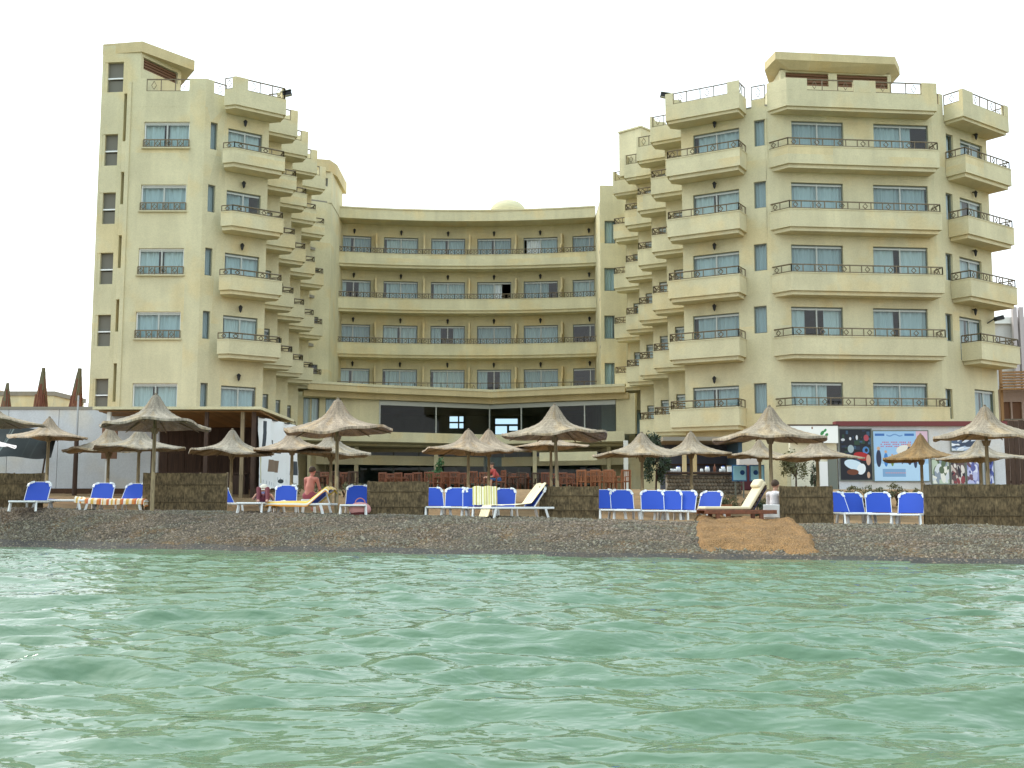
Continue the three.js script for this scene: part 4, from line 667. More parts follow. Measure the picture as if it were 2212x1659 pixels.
// ------------------------------------------------------------------ people
function body(bones, cell = 0.016, pad = 0.16) {               // bones: [ax,ay,az, bx,by,bz, ra, rb, [r,g,b]]
  const lo = V(1e9, 1e9, 1e9), hi = V(-1e9, -1e9, -1e9); for (const b of bones) for (const q of [V(b[0], b[1], b[2]), V(b[3], b[4], b[5])]) { lo.min(q); hi.max(q); } lo.subScalar(pad); hi.addScalar(pad);
  const size = Math.max(hi.x - lo.x, hi.y - lo.y, hi.z - lo.z), n = Math.min(110, Math.ceil(size / cell)), mc = new MarchingCubes(n, new THREE.MeshBasicMaterial(), false, false, 400000), q = V();
  const sd = (p, b) => { const ax = b[3] - b[0], ay = b[4] - b[1], az = b[5] - b[2], t = clamp(((p.x - b[0]) * ax + (p.y - b[1]) * ay + (p.z - b[2]) * az) / (ax * ax + ay * ay + az * az + 1e-9), 0, 1); return Math.hypot(p.x - b[0] - ax * t, p.y - b[1] - ay * t, p.z - b[2] - az * t) - lerp(b[6], b[7], t); };
  const cx = (lo.x + hi.x) / 2, cy = (lo.y + hi.y) / 2, cz = (lo.z + hi.z) / 2, K = 0.035;
  for (let k = 0; k < n; k++) for (let j = 0; j < n; j++) for (let i = 0; i < n; i++) { q.set(cx + ((i - n / 2) / (n / 2)) * size / 2, cy + ((j - n / 2) / (n / 2)) * size / 2, cz + ((k - n / 2) / (n / 2)) * size / 2); let d = 1e9; for (const b of bones) { const e = sd(q, b), h = clamp(0.5 + 0.5 * (d - e) / K, 0, 1); d = d > 1e8 ? e : lerp(d, e, h) - K * h * (1 - h); } mc.field[i + j * n + k * n * n] = -d; }
  mc.isolation = 0; mc.update(); const c = mc.count, pos = mc.positionArray.slice(0, c * 3), col = new Float32Array(c * 3), nor = mc.normalArray.slice(0, c * 3);
  for (let i = 0; i < c; i++) { pos[i * 3] = cx + pos[i * 3] * size / 2; pos[i * 3 + 1] = cy + pos[i * 3 + 1] * size / 2; pos[i * 3 + 2] = cz + pos[i * 3 + 2] * size / 2; q.fromArray(pos, i * 3); let best = 1e9, cc = bones[0][8]; for (const b of bones) { const e = sd(q, b); if (e < best) { best = e; cc = b[8]; } } col.set(cc, i * 3); }
  const g = new THREE.BufferGeometry(); g.setAttribute('position', new THREE.BufferAttribute(pos, 3)); g.setAttribute('color', new THREE.BufferAttribute(col, 3)); g.computeVertexNormals(); void nor; return g;
}
M.person = new THREE.MeshStandardMaterial({ vertexColors: true, roughness: 0.75 });
const SK = [0.5, 0.27, 0.18], SKR = [0.52, 0.2, 0.15];
function hand(bn, w, dir, side, col) {                         // palm and five fingers
  const d = V(...dir).normalize(), s = V(...side).normalize(), p = V(...w), e = (a, b, ra, rb) => bn.push([a.x, a.y, a.z, b.x, b.y, b.z, ra, rb, col]);
  const palm = p.clone().addScaledVector(d, 0.075); e(p, palm, 0.028, 0.034);
  [-1.5, -0.5, 0.5, 1.5].forEach((k, i) => { const a = palm.clone().addScaledVector(s, k * 0.021), l = [0.07, 0.085, 0.08, 0.06][i]; const m = a.clone().addScaledVector(d, l * 0.55).add(V(0, -0.008, 0)), t = m.clone().addScaledVector(d, l * 0.4).add(V(0, -0.02, 0)); e(a, m, 0.01, 0.009); e(m, t, 0.009, 0.008); });
  const th = p.clone().addScaledVector(d, 0.03).addScaledVector(s, -0.03); e(th, th.clone().addScaledVector(s, -0.035).addScaledVector(d, 0.05), 0.012, 0.009);
}
function faceHair(th, hc, dir, hairMat, full = 1) {              // eyes, hair as child meshes; head centre, looking direction
  const d = V(...dir).normalize(), up = V(0, 1, 0).addScaledVector(d, -d.y).normalize(), s = V().crossVectors(up, d).normalize(), c = V(...hc);
  const g = []; for (const k of [-1, 1]) g.push(new THREE.SphereGeometry(0.011, 6, 5).translate(...c.clone().addScaledVector(d, 0.088).addScaledVector(s, k * 0.032).addScaledVector(up, 0.012).toArray()));
  mesh('eyes', g, M.black, th); mesh('mouth', [box(0.045, 0.008, 0.012).lookAt(d).translate(...c.clone().addScaledVector(d, 0.088).addScaledVector(up, -0.055).toArray())], std(lin(0.35, 0.1, 0.08)), th);
  const h = new THREE.SphereGeometry(0.112, 18, 12, 0, Math.PI * 2, 0, Math.PI * 0.56), p = h.attributes.position; for (let i = 0; i < p.count; i++) { const k = 1 + 0.07 * (fbm(p.getX(i) * 40, p.getZ(i) * 40 + p.getY(i) * 20, 3) - 0.5); p.setXYZ(i, p.getX(i) * k * 0.92, p.getY(i) * k * 1.05, p.getZ(i) * k); }
  h.computeVertexNormals(); h.rotateX(-0.45).lookAt(d).translate(...c.clone().addScaledVector(d, -0.012).addScaledVector(up, 0.012).toArray()); mesh('hair', h, hairMat, th);
}
const hairBrown = std(lin(0.06, 0.035, 0.02), { roughness: 0.8 }), hairDark = std(lin(0.015, 0.012, 0.012), { roughness: 0.8 });
const head = (x, y, z, c, f) => [[x, y + 0.025, z, x + f[0] * 0.012, y + 0.02, z + f[2] * 0.012, 0.092, 0.088, c], [x + f[0] * 0.03, y - 0.06, z + f[2] * 0.03, x + f[0] * 0.045, y - 0.085, z + f[2] * 0.045, 0.06, 0.045, c], [x + f[0] * 0.09, y + 0.005, z + f[2] * 0.09, x + f[0] * 0.108, y - 0.02, z + f[2] * 0.108, 0.013, 0.016, c], [x - f[2] * 0.088, y, z + f[0] * 0.088, x - f[2] * 0.094, y - 0.03, z + f[0] * 0.094, 0.018, 0.014, c], [x + f[2] * 0.088, y, z - f[0] * 0.088, x + f[2] * 0.094, y - 0.03, z - f[0] * 0.094, 0.018, 0.014, c]];
function seated(skin, top, pants, lean, f = [0, 0, 1]) {        // sits facing +z, hips at the origin's height 0
  const hp = 0.1, b = [], sy = 0.5 * Math.cos(lean), sz = 0.5 * Math.sin(lean), P = (...a) => b.push(a);
  P(-0.07, hp, 0, 0.07, hp, 0, 0.125, 0.125, pants); P(0, hp + 0.05, 0, 0, hp + sy * 0.5, sz * 0.4, 0.125, 0.12, top); P(0, hp + sy * 0.5, sz * 0.4, 0, hp + sy * 0.92, sz, 0.125, 0.12, top); P(-0.15, hp + sy, sz, 0.15, hp + sy, sz, 0.07, 0.07, top); P(0, hp + sy, sz, 0, hp + sy + 0.13, sz + 0.05 * Math.sin(lean) + 0.02, 0.055, 0.05, skin);
  const hy = hp + sy + 0.24, hz = sz + 0.06; b.push(...head(0, hy, hz, skin, f));
  for (const k of [-1, 1]) { P(k * 0.1, hp - 0.01, 0, k * 0.13, hp + 0.03, 0.42, 0.085, 0.062, pants); P(k * 0.13, hp + 0.03, 0.42, k * 0.13, hp - 0.36, 0.46, 0.06, 0.04, skin); P(k * 0.13, hp - 0.4, 0.45, k * 0.14, hp - 0.42, 0.62, 0.04, 0.03, skin);
    P(k * 0.19, hp + sy, sz, k * 0.23, hp + sy - 0.27, sz + 0.08, 0.05, 0.042, top); P(k * 0.23, hp + sy - 0.27, sz + 0.08, k * 0.14, hp + 0.13, sz + 0.27, 0.04, 0.028, skin); hand(b, [k * 0.14, hp + 0.13, sz + 0.27], [-k * 0.1, -0.15, 1], [-k, 0, 0], skin); }
  return [b, [0, hy + 0.02, hz]];
}
function person(label, pos, turn, bones, hc, f, hair, extra) {
  const th = thing('person', label, 'person', pos, turn); mesh('body', body(bones), M.person, th); faceHair(th, hc, f, hair); if (extra) extra(th); return th;
}
{ // sitting sunbather with bare reddened back, turned away
  const x = at(667, 1085, 32.6).x, y = land(x, 32.6), [b, h] = seated(SKR, SKR, [0.3, 0.06, 0.08], 0.25); person('sunburnt person in red swimwear sitting with their back to the sea', [x, y + 0.42, -32.6], 2.8, b, h, [0, 0, 1], hairBrown);
  const st = thing('stool', 'low white stool under the sunburnt person', 'stool', [x, y, -32.6], 0.3); mesh('seat', rbox(0.4, 0.05, 0.4, 0, 0.4, 0), M.plastic, st); for (const [a, c] of [[-1, -1], [1, -1], [-1, 1], [1, 1]]) mesh('leg', bar(V(a * 0.14, 0.38, c * 0.14), V(a * 0.18, 0, c * 0.18), 0.04), M.plastic, st);
}
{ // person in white top on a chair by the wooden lounger
  const d = 29.3, x = at(1673, 1085, d).x, y = land(x, d), [b, h] = seated(SK, [0.75, 0.7, 0.7], [0.03, 0.03, 0.04], 0.05); person('person in a white top and dark shorts seated beside the wooden lounger', [x, y + 0.14, -d], 2.5, b, h, [0, 0, 1], hairBrown);
  const st = thing('low_chair', 'low white beach chair under the person in a white top', 'chair', [x, y, -d], 2.5); mesh('seat', rbox(0.46, 0.05, 0.46, 0, 0.12, 0.05), M.plastic, st); mesh('backrest', rbox(0.46, 0.34, 0.04, 0, 0.3, -0.2), M.plastic, st); for (const [a, c] of [[-1, -1], [1, -1], [-1, 1], [1, 1]]) mesh('leg', box(0.04, 0.12, 0.04, a * 0.2, 0.06, c * 0.18 + 0.04), M.plastic, st);
}
{ // lying on a lounger, head towards the hotel side, knees up, dark swimwear and a white hat
  const b = [], P = (...a) => b.push(a), dk = [0.03, 0.035, 0.12], mr = [0.16, 0.03, 0.04];
  P(0, 0.11, -0.1, 0, 0.12, 0.05, 0.14, 0.14, mr); P(0, 0.12, -0.12, 0, 0.2, -0.5, 0.14, 0.13, dk); P(-0.15, 0.22, -0.55, 0.15, 0.22, -0.55, 0.07, 0.07, dk); P(0, 0.24, -0.56, 0, 0.3, -0.7, 0.055, 0.05, SK); b.push(...head(0, 0.36, -0.78, SK, [0, 0, 1]));
  for (const k of [-1, 1]) { P(k * 0.1, 0.12, 0.05, k * 0.12, 0.38, 0.38, 0.085, 0.06, mr); P(k * 0.12, 0.38, 0.38, k * 0.12, 0.07, 0.66, 0.062, 0.045, mr); P(k * 0.12, 0.05, 0.68, k * 0.12, 0.04, 0.84, 0.04, 0.03, SK); P(k * 0.2, 0.22, -0.54, k * 0.27, 0.12, -0.3, 0.05, 0.04, SK); P(k * 0.27, 0.12, -0.3, k * 0.16, 0.26, -0.1, 0.038, 0.028, SK); hand(b, [k * 0.16, 0.26, -0.1], [-k * 0.4, 0.05, 0.6], [-k, 0, -0.4], SK); }
  person('person in dark swimwear and pale hat lying on a lounger', [lSleep.position.x, lSleep.position.y + 0.28, lSleep.position.z], lSleep.rotation.y + 0.4, b, [0, 0.38, -0.78], [0, 0.25, 1], hairDark, th => mesh('hat', [new THREE.SphereGeometry(0.125, 16, 8, 0, 6.3, 0, 1.5).translate(0, 0.42, -0.8), new THREE.CylinderGeometry(0.2, 0.2, 0.012, 20).rotateX(0.2).translate(0, 0.42, -0.79)], std(lin(0.7, 0.66, 0.55)), th));
}
console.log('people');
// ------------------------------------------------------------------ white wall, awning, kiosk at the left
const base2 = (px, d) => { const x = at(px, 1080, d).x; return [x, land(x, d), -d]; };
{
  const d = 41.5, xr = at(346, 900, d).x, xl = -30, top = at(100, 879, d).y, y0 = 1.2, th = thing('garden_wall', 'long white panelled wall behind the umbrellas beside the kiosk', 'wall', [(xl + xr) / 2, y0, -d]);
  const n = 9, w = (xr - xl) / n, mats = [M.white, std(lin(0.74, 0.76, 0.77), { roughness: 0.7 }), std(lin(0.71, 0.72, 0.7), { roughness: 0.7 })];
  for (let i = 0; i < n; i++) { const g = box(w - 0.02, top - y0 - 0.1, 0.12, -(xr - xl) / 2 + (i + 0.5) * w, (top - y0 - 0.1) / 2, i % 2 ? 0.004 : 0); mesh('panel', uvm(g), std(lin(0.74 - 0.03 * (i % 3), 0.75 - 0.025 * (i % 3), 0.76 - 0.03 * (i % 3)), { map: stuccoMap, roughness: 0.8 }), th); }
  mesh('coping', box(xr - xl + 0.1, 0.1, 0.2, 0, top - y0 - 0.05, 0), M.concrete, th);
  mesh('plinth', uvm(box(xr - xl, 0.75, 0.1, 0, 0.3, 0.13)), std(lin(0.16, 0.09, 0.055), { map: sandMap, roughness: 1 }), th);
}
{ const d = 38.5, p = at(55, 925, d), w = at(126, 950, d).x + 24, h = p.y - at(55, 990, d).y, th = thing('awning', 'dark green sagging awning hung before the white wall', 'awning', [at(126, 990, d).x - w / 2, at(55, 990, d).y - 1.6, -d]);
  const g = new THREE.PlaneGeometry(w, h, 60, 12), q = g.attributes.position; for (let i = 0; i < q.count; i++) { const x = q.getX(i), y = q.getY(i); q.setZ(i, 0.16 * Math.sin(x * 2.1 + y * 2) + 0.1 * (fbm(x * 1.2 + 4, y * 2, 3) - 0.5) + (h / 2 - y) * 0.45); q.setY(i, y + 0.05 * Math.sin(x * 3)); } g.translate(0, h / 2 + 1.6, 0); g.computeVertexNormals();
  const t = canvas(512, 128, (c, W2, H2) => { c.fillStyle = '#232b2b'; c.fillRect(0, 0, W2, H2); const r = mulberry(8); for (let i = 0; i < 26; i++) { c.strokeStyle = i % 3 ? '#2e3836' : '#6d7672'; c.lineWidth = 1.5 + r() * 3; const x = r() * W2; c.beginPath(); c.moveTo(x, H2); c.lineTo(x + 18 + r() * 22, 0); c.stroke(); } });
  mesh('cloth', g, new THREE.MeshStandardMaterial({ map: t, roughness: 0.7, side: THREE.DoubleSide }), th); for (const x of [-w / 2 + 0.2, -w / 2 + 3.5, w / 2 - 0.3]) mesh('post', rod(V(x, -0.3, 0.9), V(x, h + 1.6, 0.1), 0.035, 0.03, 8), M.woodDark, th); }
{ // kiosk: flat roof on posts, dark timber inside, printed tarpaulin down the right side
  const d0 = 40, d1 = 45.5, xl = at(222, 900, d0).x, xr = at(553, 900, d0).x, top = at(400, 880, d0).y, g0 = 1.35, th = thing('beach_kiosk', 'open timber beach kiosk with flat roof and dark interior', 'kiosk', [(xl + xr) / 2, g0, -(d0 + d1) / 2]);
  const w = xr - xl, hh = top - g0, dz = (d1 - d0) / 2;
  mesh('roof', uvm(box(w + 0.5, 0.1, d1 - d0 + 0.5, 0, hh - 0.05, 0.1)), M.stucco, th);
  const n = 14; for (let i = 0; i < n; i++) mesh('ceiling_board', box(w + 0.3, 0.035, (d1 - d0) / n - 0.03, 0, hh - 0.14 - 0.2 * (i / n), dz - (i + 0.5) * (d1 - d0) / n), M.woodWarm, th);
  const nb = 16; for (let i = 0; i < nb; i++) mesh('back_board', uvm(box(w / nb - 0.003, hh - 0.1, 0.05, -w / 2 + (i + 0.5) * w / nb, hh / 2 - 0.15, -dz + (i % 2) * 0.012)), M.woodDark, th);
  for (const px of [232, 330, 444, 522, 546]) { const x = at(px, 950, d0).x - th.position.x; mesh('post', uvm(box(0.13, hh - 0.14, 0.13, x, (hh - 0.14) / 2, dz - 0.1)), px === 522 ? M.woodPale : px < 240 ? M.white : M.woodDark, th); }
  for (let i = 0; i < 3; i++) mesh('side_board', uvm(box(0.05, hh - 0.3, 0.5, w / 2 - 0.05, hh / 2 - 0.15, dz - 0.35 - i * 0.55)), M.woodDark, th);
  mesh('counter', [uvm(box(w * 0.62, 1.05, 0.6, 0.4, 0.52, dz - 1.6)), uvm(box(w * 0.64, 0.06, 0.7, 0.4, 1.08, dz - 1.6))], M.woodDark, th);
  const sh = mesh('shutter', [uvm(box(0.55, 1.2, 0.06, at(243, 950, d0).x - th.position.x - 0.1, hh - 1.25, dz))], M.brownPanel, th); void sh;
  // tarpaulin
  const a = at(556, 900, d0 + 0.2), b = at(646, 922, 45.2), len = Math.hypot(b.x - a.x, b.z - a.z), turn = Math.atan2(-(b.z - a.z), b.x - a.x), bot = at(600, 1055, 42).y, ht = a.y - bot;
  const t2 = thing('tarpaulin', 'white printed tarpaulin hanging down the side of the kiosk', 'tarpaulin', [(a.x + b.x) / 2, bot, (a.z + b.z) / 2], turn);
  const g = new THREE.PlaneGeometry(len, ht, 60, 24), q = g.attributes.position; for (let i = 0; i < q.count; i++) { const x = q.getX(i), y = q.getY(i); q.setZ(i, 0.1 * Math.sin(x * 4.2 + Math.sin(y * 1.3)) * (0.6 + 0.4 * (ht / 2 - y) / ht) + 0.05 * fbm(x * 3, y * 2, 3)); } g.translate(0, ht / 2, 0); g.computeVertexNormals();
  const tx = canvas(512, 512, (c, W2, H2) => { c.fillStyle = '#e3e8ea'; c.fillRect(0, 0, W2, H2); c.fillStyle = '#39424a'; for (const [x, y, w2, h2] of [[70, 20, 22, 250], [150, 150, 40, 110], [225, 165, 40, 80], [330, 150, 30, 60], [330, 300, 26, 100], [410, 290, 60, 110]]) c.fillRect(x, y, w2, h2); c.fillStyle = '#7b6a5a'; c.fillRect(120, 300, 140, 90); c.fillStyle = '#b7b48f'; c.fillRect(10, 280, 60, 200); c.fillStyle = '#9aa6ac'; for (let i = 0; i < 30; i++) c.fillRect((i * 97) % 500, 420 + (i * 31) % 80, 3, 24); c.fillStyle = '#2f3b40'; c.beginPath(); c.arc(280, 455, 16, 0, 7); c.fill(); });
  mesh('cloth', g, new THREE.MeshStandardMaterial({ map: tx, roughness: 0.75, side: THREE.DoubleSide }), t2); mesh('rope', rod(V(-len / 2, ht, 0), V(len / 2, ht, 0), 0.02, 0.02, 6), M.black, t2);
}
{ const p = base2(160, 40.6), h = at(160, 878, 40.6).y - p[1] + 0.4, th = thing('flag_pole', 'slim grey pole standing in front of the white wall', 'pole', p); mesh('shaft', rod(V(0, 0, 0), V(0, h, 0), 0.06, 0.03, 10), std(lin(0.35, 0.36, 0.36), { roughness: 0.4, metalness: 0.5 }), th); mesh('sleeve', rod(V(0, 0, 0), V(0, 2.1, 0), 0.085, 0.08, 10), M.woodDark, th); }
// ------------------------------------------------------------------ palms with their crowns tied up, low buildings far left
function tiedPalm(px, d, topPy, label, lean) {
  const p = at(px, topPy, d), th = thing('tied_palm', label, 'palm tree', [p.x - lean, 1.7, -d]), H2 = p.y - 1.7, r = mulberry(px);
  mesh('trunk', rod(V(0, 0, 0), V(lean * 0.5, H2 * 0.62, 0), 0.4, 0.42, 12), std(lin(0.12, 0.07, 0.045), { map: thatchMap, bumpMap: thatchBump, bumpScale: 0.06, roughness: 1 }), th);
  const fm = [std(lin(0.15, 0.055, 0.035), { roughness: 1, side: THREE.DoubleSide }), std(lin(0.22, 0.1, 0.06), { roughness: 1, side: THREE.DoubleSide }), std(lin(0.14, 0.13, 0.08), { roughness: 1, side: THREE.DoubleSide })], lists = [[], [], []];
  const prof = f => lerp(0.56, 0.07, clamp((f - 0.42) / 0.56, 0, 1));
  for (let i = 0; i < 420; i++) { const a = r() * 6.283, f0 = lerp(0.4, 0.84, r()), f1 = Math.min(1.02, f0 + lerp(0.1, 0.24, r())), k = lerp(0.55, 1.12, r()), r0 = prof(f0) * k, r1 = prof(f1) * k * lerp(0.8, 1.5, r() * r()), a1 = a + (r() - 0.5) * 0.7; lists[i % 7 === 0 || f1 > 0.96 ? 2 : i % 2].push(bar(V(lean * f0 + r0 * Math.cos(a), f0 * H2, r0 * Math.sin(a)), V(lean * f1 + r1 * Math.cos(a1), f1 * H2, r1 * Math.sin(a1)), 0.075, 0.03)); }
  const cr = mesh('crown', lists[0], fm[0], th); mesh('fronds', lists[1], fm[1], cr); mesh('green_fronds', lists[2], fm[2], cr);
  for (const f of [0.66, 0.8]) mesh('rope', new THREE.TorusGeometry(0.4 * (1 - (f - 0.5) * 1.5), 0.035, 6, 20).rotateX(Math.PI / 2).translate(lean * f, H2 * f, 0), M.woodPale, th);
}
tiedPalm(94, 62, 800, 'palm with tied brown crown rising behind the white wall', 0.2);
tiedPalm(172, 62, 801, 'leaning palm with tied crown close to the stair tower', 0.45);
tiedPalm(16, 64, 832, 'short tied palm beyond the white wall by the low house', 0.05);
{ const th = thing('low_house', 'low flat beige house far beyond the white wall', 'building', [at(80, 870, 130).x, 1.8, -130]); const h = at(80, 863, 130).y - 1.8; mesh('wall', uvm(box(7.5, h, 9, 0, h / 2, 0)), M.stucco, th); mesh('parapet', uvm(box(7.9, 0.5, 9.3, 0, h + 0.25, 0)), M.concrete, th); mesh('annex', uvm(box(3.4, h + 0.9, 6, -5.2, (h + 0.9) / 2, 1)), M.stuccoWarm, th);
  const ds = at(226, 870, 60), q = thing('satellite_dish', 'grey satellite dish behind the white wall by the stair tower', 'satellite dish', [at(228, 868, 59.5).x - 0.35, 1.7, -59.5]); const hy = at(228, 868, 59.5).y - 1.7; mesh('mast', rod(V(0, 0, 0), V(0, hy, 0), 0.05, 0.05, 8), M.frameDark, q); mesh('reflector', new THREE.SphereGeometry(0.75, 20, 8, 0, 6.3, 0, 0.75).rotateX(1.1).translate(0, hy - 0.35, -0.3), std(lin(0.25, 0.26, 0.28), { side: THREE.DoubleSide, roughness: 0.5 }), q); mesh('arm', rod(V(0, hy - 0.3, 0), V(0.1, hy + 0.25, 0.75), 0.02), M.frameDark, q); void ds; }
// ------------------------------------------------------------------ terrace furniture
const chairP = [M.woodRed, std(lin(0.34, 0.13, 0.05), { map: woodMap, roughness: 0.55 }), M.woodDark].map(mat => {
  const th = new THREE.Group(); th.name = 'terrace_chair';
  mesh('seat', rbox(0.5, 0.05, 0.48, 0, 0.43, 0, 0.015), mat, th);
  for (const k of [-1, 1]) { mesh('leg', bar(V(k * 0.24, 0, 0.22), V(k * 0.24, 0.66, 0.2), 0.05), mat, th); mesh('leg', bar(V(k * 0.22, 0, -0.24), V(k * 0.22, 0.95, -0.28), 0.05), mat, th); mesh('armrest', rbox(0.06, 0.035, 0.52, k * 0.25, 0.67, -0.02, 0.012), mat, th); }
  mesh('top_rail', rbox(0.5, 0.08, 0.035, 0, 0.93, -0.28, 0.012), mat, th); for (let i = 0; i < 5; i++) mesh('back_slat', bar(V(-0.16 + i * 0.08, 0.45, -0.24), V(-0.16 + i * 0.08, 0.91, -0.275), 0.035, 0.018), mat, th);
  return th;
});
const tableP = (() => { const th = new THREE.Group(); th.name = 'terrace_table'; mesh('table_top', rbox(0.9, 0.05, 0.9, 0, 0.74, 0, 0.015), M.woodRed, th); for (const [a, b] of [[-1, -1], [1, -1], [-1, 1], [1, 1]]) mesh('leg', box(0.06, 0.72, 0.06, a * 0.38, 0.36, b * 0.38), M.woodRed, th); return th; })();
function put(proto, px, d, turn, label, cat, group) { const x = at(px, 1050, d).x, c = proto.clone(); c.name = numbered(proto.name); c.position.set(x, land(x, d), -d); c.rotation.y = turn; scene.add(c); return tag(c, label, cat, group); }
const rc = mulberry(44);
const clusters = [
  [[688, 706, 724, 744, 760], 53, 'reddish wooden armchair along from the printed tarpaulin', 2],
  [[834, 850, 868, 886, 902], 55, 'wooden armchair in the row behind the middle windbreak, from the tarpaulin side', 0],
  [[930, 943, 955, 968, 981, 995], 54, 'reddish wooden armchair under the paired umbrellas, from the windbreak side', 0],
  [[1024, 1040], 53, 'reddish wooden armchair between the paired umbrellas and the red-topped person', 0],
  [[1096, 1110, 1124, 1138, 1152], 55, 'dark wooden armchair along from the person in a red top', 2],
  [[1180, 1198, 1218, 1240], 55, 'reddish wooden armchair behind the leaning umbrella post, towards the white column', 0],
  [[1262, 1275, 1290, 1304, 1318, 1332, 1346], 51, 'orange wooden armchair along the row that ends at the white column', 1]];
for (const [xs, d, label, v] of clusters) xs.forEach((px, i) => put(chairP[v === 2 && i % 2 ? 0 : v], px, d + (i % 2) * 1.1 + rc() * 0.5, (i % 2 ? 0.2 : Math.PI) + (rc() - 0.5) * 1.2, `${ORD[i]} ${label}`, 'chair', `chairs: ${label.split(' ').slice(-3).join(' ')}`));
[[715, 53.6, 'square wooden table among the armchairs beyond the tarpaulin'], [858, 56.2, 'square wooden table behind the middle windbreak'], [962, 55.2, 'square wooden table under the paired umbrellas'], [1118, 55.3, 'square wooden table near the terrace columns'], [1209, 56.3, 'square wooden table behind the leaning umbrella post'], [1300, 53.2, 'square wooden table beside the white column']].forEach(([px, d, l]) => put(tableP, px, d, rc(), l, 'table', 'tables on the terrace'));
{ const d = 51.5, x = at(1076, 1050, d).x, [b, h] = seated(SK, [0.42, 0.06, 0.05], [0.03, 0.1, 0.24], 0.55); person('person in a red top and blue trousers bending forward on the terrace', [x, land(x, d) + 0.42, -d], -1.1, b, h, [0, -0.3, 1], hairBrown); put(chairP[0], 1076, d, -1.1, 'reddish wooden armchair holding the person in a red top', 'chair'); }
// ------------------------------------------------------------------ plants
function leafMass(n, fn, s0, s1, seed) {
  const r = mulberry(seed), pos = [], nor = [];
  for (let i = 0; i < n; i++) { const c = fn(r), s = lerp(s0, s1, r()), u = V(r() - 0.5, r() - 0.5, r() - 0.5).normalize(), w = V(r() - 0.5, r() - 0.2, r() - 0.5).cross(u).normalize(), a = c.clone().addScaledVector(u, s), b = c.clone().addScaledVector(w, s * 0.45), e = c.clone().addScaledVector(u, -s), f = c.clone().addScaledVector(w, -s * 0.45), m = V().crossVectors(u, w).normalize(); for (const q of [a, b, e, a, e, f]) { pos.push(q.x, q.y, q.z); nor.push(m.x, m.y, m.z); } }
  const g = new THREE.BufferGeometry(); g.setAttribute('position', new THREE.Float32BufferAttribute(pos, 3)); g.setAttribute('normal', new THREE.Float32BufferAttribute(nor, 3)); return uvm(g);
}
const leafM = (r, g, b) => new THREE.MeshPhysicalMaterial({ color: lin(r, g, b), roughness: 0.8, side: THREE.DoubleSide, transmission: 0.25, thickness: 0 });
const leaves = [leafM(0.035, 0.06, 0.025), leafM(0.09, 0.11, 0.04), leafM(0.15, 0.15, 0.06), leafM(0.2, 0.17, 0.09)];
const blob = (x, y, z, a, b, c) => r => { let v; do v = V(r() * 2 - 1, r() * 2 - 1, r() * 2 - 1); while (v.length() > 1); const k = 0.55 + 0.45 * r(); return V(x + v.x * a * k, y + v.y * b * k, z + v.z * c * k); };
function plant(name, px, d, h, w, mat, n, label, cat, group, seed, trunk = 0.3, leaf = [0.03, 0.08]) {
  const p = base2(px, d), th = thing(name, label, cat, p, 0, group), r = mulberry(seed), lobes = []; for (let i = 0; i < 9; i++) lobes.push(blob((r() - 0.5) * w * 0.8, h * lerp(trunk + 0.12, 0.86, r()), (r() - 0.5) * w * 0.8, w * lerp(0.18, 0.34, r()), h * lerp(0.1, 0.2, r()), w * 0.28));
  const stems = [rod(V(0, 0, 0), V(0.03, h * (trunk + 0.2), 0), 0.02 + w * 0.02, 0.015 + w * 0.01, 7)]; for (let i = 0; i < 6; i++) stems.push(rod(V(0.02, h * trunk, 0), V((r() - 0.5) * w * 0.7, h * lerp(0.5, 0.85, r()), (r() - 0.5) * w * 0.6), 0.012 + w * 0.008, 0.006, 5));
  mesh('trunk', stems, M.woodDark, th); mesh('crown', leafMass(n, q => lobes[Math.floor(q() * lobes.length)](q), leaf[0], leaf[1], seed + 1), mat, th); return th;
}
plant('leafy_tree', 1417, 41, 2.5, 1.15, leaves[0], 3200, 'dark leafy tree beside the white terrace column', 'tree', null, 3, 0.2, [0.03, 0.08]);
plant('shrub', 1632, 34.5, 0.75, 0.75, leaves[0], 900, 'dark green shrub behind the wooden lounger', 'shrub', null, 9, 0.1, [0.02, 0.05]);
plant('shrub', 1720, 41, 2.1, 1.0, leaves[2], 1500, 'yellowish tree before the cream wall behind the narrow windbreak', 'tree', null, 19, 0.35, [0.03, 0.07]);
plant('shrub', 1760, 43, 1.4, 0.35, leaves[0], 500, 'slim dark plant against the cream wall', 'shrub', null, 29, 0.1, [0.03, 0.06]);
for (let i = 0; i < 9; i++) plant('hedge_bush', 1822 + i * 23, 39 + (i % 2) * 0.4, 0.62 + 0.12 * (i % 3), 0.62, leaves[1 + i % 2], 420, `${ORD[i]} small olive bush along the row below the posters from the dark poster`, 'bush', 'bushes below the posters', 50 + i, 0.1, [0.02, 0.05]);
for (let i = 0; i < 9; i++) plant('low_bush', 1452 + i * 24, 37 + (i % 2) * 0.5, 0.5 + 0.1 * (i % 3), 0.6, leaves[2 + i % 2], 380, `${ORD[i]} low dry bush along the row from the stone bar's leafy tree`, 'bush', 'bushes before the stone bar', 80 + i, 0.1, [0.02, 0.045]);
for (let i = 0; i < 7; i++) plant('weed', 640 + i * 34, 40.5, 0.55, 0.5, leaves[2], 200, `${ORD[i]} dry olive tuft at the terrace foot along from the printed tarpaulin`, 'bush', 'tufts at the terrace foot', 110 + i, 0.05, [0.02, 0.05]);
plant('potted_palm', 938, 66, 2.2, 1.1, leafM(0.06, 0.16, 0.05), 700, 'bright green plant in the dark restaurant opening', 'plant', null, 140, 0.35, [0.05, 0.13]);
